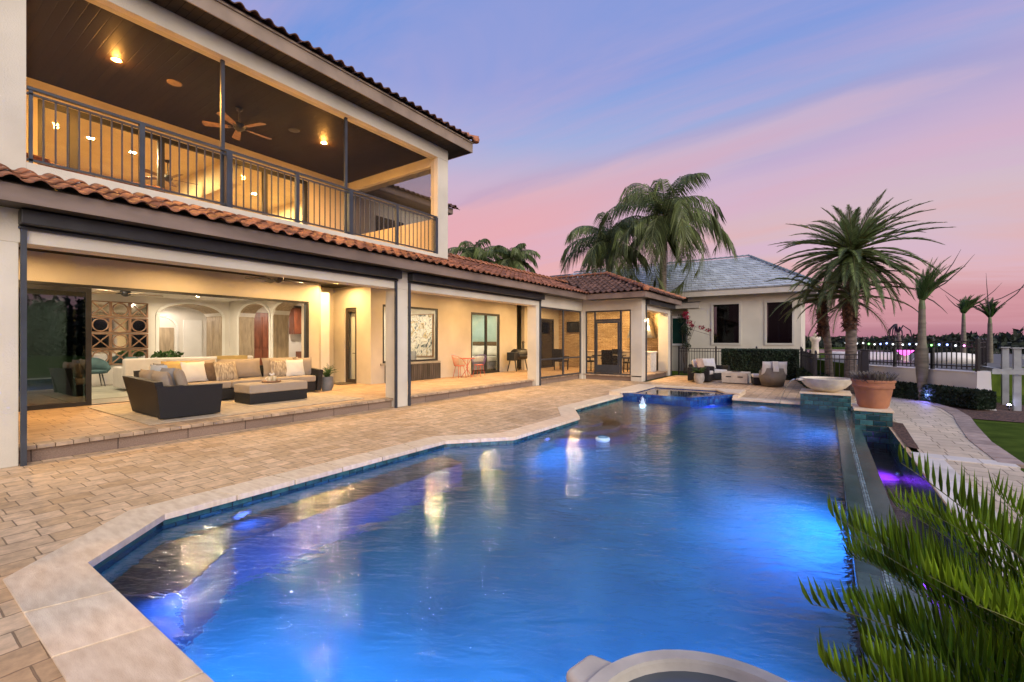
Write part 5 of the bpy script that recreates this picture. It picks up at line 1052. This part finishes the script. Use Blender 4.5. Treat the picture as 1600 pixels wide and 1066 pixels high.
t = thing('dark_pillar', 'thick black gate pillar where the fences meet behind the terracotta pot', 'pillar', (.92, 16.55, 0)); b_ = MB(); b_.box((-.09, -.09, 0), (.09, .09, 1.32)); b_.build('shaft', BLACK, t, bevel=.01); b_ = MB(); b_.box((-.11, -.11, 1.321), (.11, .11, 1.36)); b_.build('cap', BLACK, t, bevel=.01)
t = thing('curved_spa_wall', 'white curved pool wall standing on the raised terrace behind the fence', 'wall', (3.62, 22.5, .8)); b_ = MB(); n_ = 30; vs = []
for k in range(n_+1):
    a = math.pi*k/n_; h_ = .04+.36*math.sin(a)**.7
    for r_, z in ((1.55, 0), (1.5, h_), (1.25, h_), (1.2, 0)): vs.append((-.64*r_*math.cos(a), -.35*r_*math.sin(a), z))
b_.add(vs, [(4*k+q, 4*k+4+q, 4*k+4+(q+1) % 4, 4*k+(q+1) % 4) for k in range(n_) for q in range(4)], None, True); b_.build('rim', TRIM, t)
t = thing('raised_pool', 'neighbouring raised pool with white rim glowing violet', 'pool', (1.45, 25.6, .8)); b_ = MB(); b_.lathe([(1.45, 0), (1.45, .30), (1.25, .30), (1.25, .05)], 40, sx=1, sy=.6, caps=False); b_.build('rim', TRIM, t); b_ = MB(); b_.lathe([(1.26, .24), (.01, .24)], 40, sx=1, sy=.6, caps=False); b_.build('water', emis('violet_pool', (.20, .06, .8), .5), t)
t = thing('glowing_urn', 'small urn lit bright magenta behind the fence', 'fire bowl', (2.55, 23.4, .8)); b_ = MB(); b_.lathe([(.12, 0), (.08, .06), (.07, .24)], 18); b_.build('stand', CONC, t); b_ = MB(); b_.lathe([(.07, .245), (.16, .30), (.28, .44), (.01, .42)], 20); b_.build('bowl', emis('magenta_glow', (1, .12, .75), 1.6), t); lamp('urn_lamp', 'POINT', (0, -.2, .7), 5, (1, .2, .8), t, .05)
# string of coloured bulbs
t = thing('string_lights', 'string of small white, green and blue bulbs along the top of the far fence', 'string lights', (0, 0, 0))
pts = [(.4, 19.0, 1.60), (.95, 17.86, 1.57), (2.98, 15.32, 1.545)]; A_, B_, C_ = map(Vector, pts); b_ = MB(); ln = []
for k in range(9): ln.append(tuple(A_.lerp(B_, k/8)-Vector((0, 0, .04*math.sin(math.pi*k/8)))))
for s_ in range(4):
    for k in range(1, 9): f_ = (s_+k/8)/4; ln.append(tuple(B_.lerp(C_, f_)-Vector((0, .05, .035*math.sin(math.pi*k/8)))))
b_.tube(ln, .006, 4); b_.build('cable', BLACK, t)
cols = ['white', 'blue', 'white', 'white', 'green', 'white', 'blue', 'blue', 'white', 'white', 'blue', 'white', 'green', 'green', 'blue', 'blue', 'white', 'magenta']
for k, c in enumerate(cols):
    q = Vector(ln[min(len(ln)-1, 2+int(k*(len(ln)-3)/len(cols)))]); g = MB(); g.lathe([(.001, -.028), (.02, -.012), (.022, .006), (.01, .022)], 10, tuple(q-Vector((0, .03, .03)))); g.build('bulb', BULB[c], t)
# garden up-light
for x, y, z, c, lab, e in ((2.22, 16.0, .06, (.2, .2, 1), 'small blue garden spotlight at the foot of the bottle palm', 10), (3.5, 15.25, .06, (.6, .6, 1), 'small garden light at the foot of the dock post', .4)):
    t = thing('garden_light', lab, 'garden light', (x, y, 0), 0, 'garden spotlights'); b_ = MB(); b_.tube([(0, 0, -.03), (0, 0, .06)], .012, 6); b_.build('stake', BLACK, t); b_ = MB(); b_.lathe([(.02, .055), (.045, .08), (.05, .11)], 14, caps=False); b_.build('housing', BLACK, t); b_ = MB(); b_.lathe([(.001, .075), (.036, .10), (.025, .13), (.001, .14)], 12); b_.build('lens', emis('gl', c, 25), t); lamp('glow', 'POINT', (-.05, -.12, .2), e, c, t, .03)
# dock / boat lift
t = thing('boat_lift', 'white timber boat lift with posts and beams at the right edge', 'boat lift', (3.66, 15.4, 0), 0)
DW = mat('dock_white', (.36, .38, .38), .7, .15, 4)
for x, y, h_ in ((0, 0, 1.42), (.10, 1.3, 1.42), (2.8, .0, 1.5), (2.6, 1.6, 1.45)):
    b_ = MB(); b_.box((x-.06, y-.06, -.1), (x+.06, y+.06, h_)); b_.box((x-.09, y-.09, h_+.001), (x+.09, y+.09, h_+.03)); b_.build('post', DW, t)
b_ = MB(); b_.box((-.42, -.065, .82), (3.2, -.095, .94)); b_.build('beam', DW, t); b_ = MB(); b_.box((-.4, 1.36, .80), (3.0, 1.39, .92)); b_.build('beam', DW, t); b_ = MB(); b_.box((-.35, .10, .86), (-.25, 1.4, .95)); b_.build('beam', DW, t); b_ = MB(); b_.box((.08, .0, 1.18), (3.0, -.04, 1.26)); b_.build('rail', DW, t)
# hedges
def hedge(p0, p1, w_, h_, n_, lab, size=.045):
    p0, p1 = Vector((*p0, 0)), Vector((*p1, 0)); d = p1-p0; t = thing('hedge', lab, 'hedge', (p0.x, p0.y, 0), math.atan2(d.y, d.x), 'clipped hedges'); L_ = d.length
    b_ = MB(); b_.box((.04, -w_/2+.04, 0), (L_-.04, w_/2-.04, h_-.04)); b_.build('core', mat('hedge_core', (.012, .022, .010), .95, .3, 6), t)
    b_ = MB(); leaf_box(b_, (0, -w_/2, .02), (L_, w_/2, h_), n_, size); b_.build('leaves', LEAFD, t)
hedge((-3.75, 21.9), (-.95, 21.9), .5, 1.22, 9000, 'dense clipped dark hedge before the cream house wall'); hedge((1.50, 17.35), (3.05, 14.95), .42, .42, 6500, 'low dark hedge along the foot of the white terrace wall', .035)
hedge((-.7, 21.6), (-.15, 17.2), .5, .5, 3500, 'low rough hedge behind the small shaggy palm', .05)
# bougainvillea
t = thing('bougainvillea', 'thin climbing shrub with crimson blossoms beside the pavilion', 'shrub', (-5.55, 22.6, 0)); b_ = MB()
for k in range(5): b_.tube([(random.uniform(-.1, .1), 0, 0), (random.uniform(-.2, .2), .1, 1.2), (random.uniform(-.2, .5), .1, 2.3), (.25+.22*k, 0, 2.75-.22*k)], .012, 5)
b_.build('stems', BARK, t); b_ = MB()
for k in range(9): leaf_clump(b_, (random.uniform(-.2, .25), 0, random.uniform(1.2, 2.7)), (.16, .16, .22), 60, .05, shell=0)
b_.build('leaves', LEAFD, t); b_ = MB()
for c in ((-.02, 0, 2.85), (.1, 0, 2.72), (.2, 0, 2.5), (.3, 0, 2.35), (.75, 0, 2.25), (1.05, 0, 2.1), (.05, 0, 2.95)): leaf_clump(b_, c, (.14, .12, .10), 50, .05, shell=0)
b_.build('blossoms', mat('crimson', (.38, .012, .05), .6, .2, 4, island=.3, sub=.3), t)
# ================================================================ PALMS
def palm(x, y, z0, h, tr, lean, lab, nf, L, leaf, name='palm_tree', lm=LEAFQ, ll=.5, lsag=.9, vee=.15, el=(-.5, 1.45), droop=(1.3, 2.2), g=None, trunkm=BARK, n=28, lw=.03, dead=0, fruit=False, boots=0, wind=None, sweep=.45):
    t = thing(name, lab, 'palm tree', (x, y, z0), 0, g); b_ = MB(); pts = [(lean[0]*(k/8)**1.5, lean[1]*(k/8)**1.5, h*k/8) for k in range(9)]
    b_.tube(pts, [tr*(1.25 if k == 0 else 1-.02*k)+random.uniform(-.01, .01) for k in range(9)], 14); b_.build('trunk', trunkm, t); top = Vector(pts[-1])
    b_ = MB(); s_ = MB()
    for k in range(nf):
        f_ = k/max(1, nf-1); e = el[1]-(el[1]-el[0])*f_**.8; az = k*2.39996+random.uniform(-.25, .25)
        if wind: az = math.atan2(math.sin(az)*wind[2]+wind[1], math.cos(az)*wind[2]+wind[0])
        frond(b_, s_, top+Vector((0, 0, .25*(1-f_))), az, e+random.uniform(-.22, .18), L*random.uniform(.85, 1.1)*(.62+.38*math.sin(math.pi*min(.5, f_*1.4+.02))), random.uniform(*droop), n, lw, ll, lsag, vee, rr=.03, sweep=sweep)
    b_.build('crown', lm, t); s_.build('leaf_stalks', mat('stalk', (.12, .14, .05), .7, .2), t)
    if dead:
        b_ = MB()
        for k in range(dead): frond(b_, b_, top+Vector((0, 0, -.05)), random.uniform(0, 6.28), random.uniform(-1.2, -.5), L*random.uniform(.35, .6), random.uniform(.5, 1.0), 14, .03, ll*.7, 1.0, 0, rr=.02)
        b_.build('dead_fronds', LEAFY, t)
    if boots:
        b_ = MB()
        for k in range(220):
            a = random.uniform(0, 6.28); f_ = random.random(); z = h-boots*f_; r_ = tr*(1.0+.25*math.sin(math.pi*f_)); c = Vector((top.x+r_*math.cos(a), top.y+r_*math.sin(a), z)); o_ = Vector((math.cos(a), math.sin(a), random.choice((-1, .9, -.6)))).normalized(); s2 = Vector((-math.sin(a), math.cos(a), 0))*.035
            l_ = random.uniform(.07, .17); b_.add([tuple(c-s2), tuple(c+s2), tuple(c+o_*l_+s2*.4), tuple(c+o_*l_-s2*.4)], [(0, 1, 2, 3)])
        b_.lathe([(tr*.95, h-boots), (tr*1.15, h-boots*.7), (tr*1.3, h-boots*.35), (tr*1.15, h), (.05, h+.12)], 14, (top.x, top.y, 0), smooth=True); b_.build('leaf_bases', BOOT, t)
    if fruit:
        b_ = MB()
        for k in range(160): a = random.uniform(0, 6.28); b_.tube([(top.x-.35, top.y-.35, h+.1), (top.x-.4+.15*math.cos(a), top.y-.4+.15*math.sin(a), h-.4), (top.x-.38+random.uniform(.02, .28)*math.cos(a), top.y-.4+random.uniform(.02, .28)*math.sin(a), h-random.uniform(.9, 1.3))], .012, 3)
        b_.build('fruit_cluster', mat('fruit', (.30, .26, .03), .7, .2) if fruit == 1 else LEAFY, t)
    return t
QG = 'queen palms behind the pavilion'
palm(-9.75, 23.2, 0, 6.8, .17, (.1, 0), 'left queen palm with a yellow fruit cluster behind the pavilion roof', 27, 3.3, 0, lm=LEAFQ, ll=.8, lsag=1.1, lw=.055, el=(-.45, 1.55), droop=(1.5, 2.7), g=QG, fruit=1, n=48, sweep=.6)
palm(-6.95, 23.6, 0, 7.9, .19, (.15, 0), 'tallest queen palm with a hanging dry seed cluster behind the pavilion roof', 31, 4.2, 0, lm=LEAFQ, ll=.95, lsag=1.1, lw=.06, el=(-.55, 1.6), droop=(1.2, 2.6), g=QG, fruit=2, n=54, sweep=.6)
palm(-24.5, 30, 0, 8.6, .2, (0, 0), 'distant palm crown just right of the upper balcony column', 22, 3.4, 0, lm=LEAFQ, ll=.9, lsag=1.1, lw=.12, g='distant palms over the roof', n=26)
palm(-20.8, 30, 0, 8.0, .2, (0, 0), 'distant palm crown farther right over the low tile roof', 20, 2.8, 0, lm=LEAFQ, ll=.8, lsag=1.1, lw=.12, g='distant palms over the roof', n=26)
palm(.62, 17.3, 0, 4.2, .155, (.05, .05), 'big date palm with full round crown behind the water bowl', 105, 2.15, 0, name='date_palm', lm=LEAFP, ll=.27, lsag=.15, vee=.3, el=(-.80, 1.3), droop=(.35, .95), n=60, lw=.036, boots=.75, sweep=.9)
palm(.60, 17.25, 2.1, .75, .15, (0, 0), 'lower tier of browning fronds around the trunk of the date palm', 18, 1.9, 0, name='date_palm_sucker', lm=mat('fading_leaf', (.15, .14, .06), .6, .3, 1.2, island=.45, sub=.3), ll=.30, lsag=.35, vee=.3, el=(-.3, .95), droop=(.8, 1.3), n=28, lw=.025, boots=.9, sweep=.9)
palm(.12, 17.9, 0, 3.0, .115, (-.22, 0), 'small shaggy palm with orange brown trunk left of the date palm', 16, 1.8, 0, name='date_palm', lm=LEAFP, ll=.32, lsag=.3, vee=.35, el=(-.1, 1.1), droop=(.8, 1.5), n=28, lw=.028, boots=1.25, sweep=.8)
BOTL = mat('bottle_leaf', (.11, .22, .05), .6, .25, 3, island=.5, sub=.4)
def bottle(x, y, z0, h, r0, lab, tilt, L, spears, prof):
    t = thing('bottle_palm', lab, 'palm tree', (x, y, z0), 0, 'young palms with tied fronds'); b_ = MB()
    b_.lathe([(r0*a, h*b) for a, b in prof], 18); b_.build('trunk', SMOOTHB, t)
    b_ = MB(); b_.lathe([(r0*.62, h), (r0*.55, h+.12), (r0*.35, h+.34), (r0*.2, h+.5)], 12); b_.build('crown_shaft', mat('crown_shaft', (.13, .17, .07), .6, .2), t)
    b_ = MB(); s_ = MB()
    for k in range(26): frond(b_, s_, (0, 0, h+.15), tilt+random.uniform(-1.5, 1.5), random.uniform(.95, 1.5), L*random.uniform(.6, 1.0), random.uniform(.1, .8), 34, .03, .24, .1, .35, rr=.012, sweep=1.3)
    b_.build('crown', BOTL, t); s_.build('leaf_stalks', mat('stalk2', (.10, .12, .04), .7), t)
    b_ = MB()
    for dx, dz, c in spears: b_.tube([(0, 0, h+.35), (dx*.45, 0, h+.35+dz*.3), (dx*.8, 0, h+.35+dz*.7), (dx, .0, h+.35+dz)], [.02, .016, .010, .003], 5)
    b_.build('bare_spears', mat('bare_stalk', (.10, .075, .07), .8), t)
bottle(2.10, 16.14, 0, 2.45, .125, 'swollen trunked palm with tied green fronds rising from the hedge', .2, 1.3, ((1.0, 1.0, 0), (.75, 1.15, 0), (.5, -.5, 0)), [(.60, 0), (.68, .12), (1.0, .30), (1.12, .42), (1.02, .55), (.74, .64), (.66, .8), (.58, 1)])
bottle(4.2, 23.4, .8, 1.6, .09, 'short palm with tied fronds behind the fence left of the bare spear palm', .3, .95, ((1.0, .95, 0), (-.5, .6, 0), (2.2, 1.3, 0)), [(1, 0), (.9, .5), (.7, .8), (.6, 1)])
bottle(4.93, 23.6, .8, 1.45, .09, 'short palm with two long bare spears near the right edge', 1.6, .85, ((1.5, 2.3, 0), (-1.7, 1.5, 0), (-.1, 1.5, 0)), [(1, 0), (.9, .5), (.75, .8), (.7, 1)])
bottle(7.9, 27.5, .5, 2.6, .15, 'palm half cut off by the right edge of the photo', 2.8, 1.1, ((-.6, .9, 0),), [(1, 0), (.9, .5), (.75, .8), (.7, 1)])
t = thing('wilted_palm', 'dark collapsed palm with drooping leafless fronds behind the fence', 'palm tree', (2.45, 24.6, .7)); b_ = MB(); b_.tube([(0, 0, 0), (.1, 0, .6), (0, 0, 1.3)], [.09, .07, .06], 8); b_.build('trunk', BARK, t); b_ = MB()
for k in range(7):
    a = random.uniform(0, 6.28); r_ = random.uniform(.2, .6); zt = random.uniform(.25, .5); b_.tube([(0, 0, 1.2), (r_*.35*math.cos(a), r_*.35*math.sin(a), 1.2+zt), (r_*.8*math.cos(a), r_*.8*math.sin(a), 1.1+zt*.7), (r_*math.cos(a), r_*math.sin(a), 1.0-zt*.4)], [.03, .03, .025, .012], 5)
b_.build('fronds', mat('dead_dark', (.035, .03, .035), .9), t)
b_ = MB(); 
# foreground cycads: two clumps in the planting pocket beyond the near end of the basin
def cycad(x, y, lab, L, n_f, seed, e0=1.45, e1=.45):
    random.seed(seed); t = thing('cycad', lab, 'cycad', (x, y, .03), 0, 'cycads in the near right corner'); b_ = MB(); b_.lathe([(.12, 0), (.14, .12), (.09, .22), (.02, .25)], 14); b_.build('trunk', BOOT, t); b_ = MB(); s_ = MB()
    for k in range(n_f):
        f_ = k/(n_f-1); az = k*2.39996; e = e0-(e0-e1)*f_**.8
        frond(b_, s_, (.04*math.cos(az), .04*math.sin(az), .2), az+random.uniform(-.25, .25), e+random.uniform(-.08, .08), L*random.uniform(.8, 1.1), random.uniform(.2, .75), 56, .0135, random.uniform(.10, .14), -.7, 1.0, rr=.005, sweep=.45, taper0=.6, jitter=.15)
    b_.build('fronds', LEAFC, t); s_.build('leaf_stalks', mat('stalk3', (.16, .17, .04), .6), t)
cycad(1.03, 2.0, 'bright green cycad fanning over the infinity wall at the lower right corner', 1.15, 84, 21, 1.22, .42)
cycad(.70, 1.36, 'low cycad with upright tips along the bottom edge right of the near water bowl', .80, 46, 33, 1.4, .75)
# ================================================================ DISTANT TREES
random.seed(5); TL = MB()
for k in range(150):
    a = R(-34+random.uniform(-14, 62)); d_ = random.uniform(115, 170); x, y = d_*math.sin(a), d_*math.cos(a); h_ = random.uniform(1.3, 3.2)*(1.15 if a > R(14) else .9)
    leaf_clump(TL, (x, y, h_*.55), (random.uniform(3.5, 7), 4, h_*.62), 220, .7, shell=.3)
for k in range(26):
    a = R(6+random.uniform(0, 24)); d_ = random.uniform(44, 60); leaf_clump(TL, (d_*math.sin(a), d_*math.cos(a), .9), (3, 2, 1.1), 260, .25, shell=.3)
for k in range(150):
    a = R(random.uniform(40, 165)); d_ = random.uniform(42, 70); leaf_clump(TL, (d_*math.sin(a), d_*math.cos(a), 2.2), (random.uniform(3, 5), 3, random.uniform(2.6, 5.5)), 260, .55, shell=.2)
TL.build('distant_trees', mat('far_leaf', (.022, .034, .018), .9, .3, .2, island=.4), kind='stuff')
t = thing('distant_house', 'far white house across the water with a dark roof', 'house', (52, 112, 0), R(-20)); b_ = MB(); b_.box((-6, -4, 0), (6, 4, 3)); b_.build('wall', STUCCO, t); b_ = MB(); b_.add([(-7, -5, 3), (7, -5, 3), (7, 5, 3), (-7, 5, 3), (-4, 0, 5.2), (4, 0, 5.2)], [(0, 1, 5, 4), (1, 2, 5), (2, 3, 4, 5), (3, 0, 4)]); b_.build('roof', BRONZE, t)
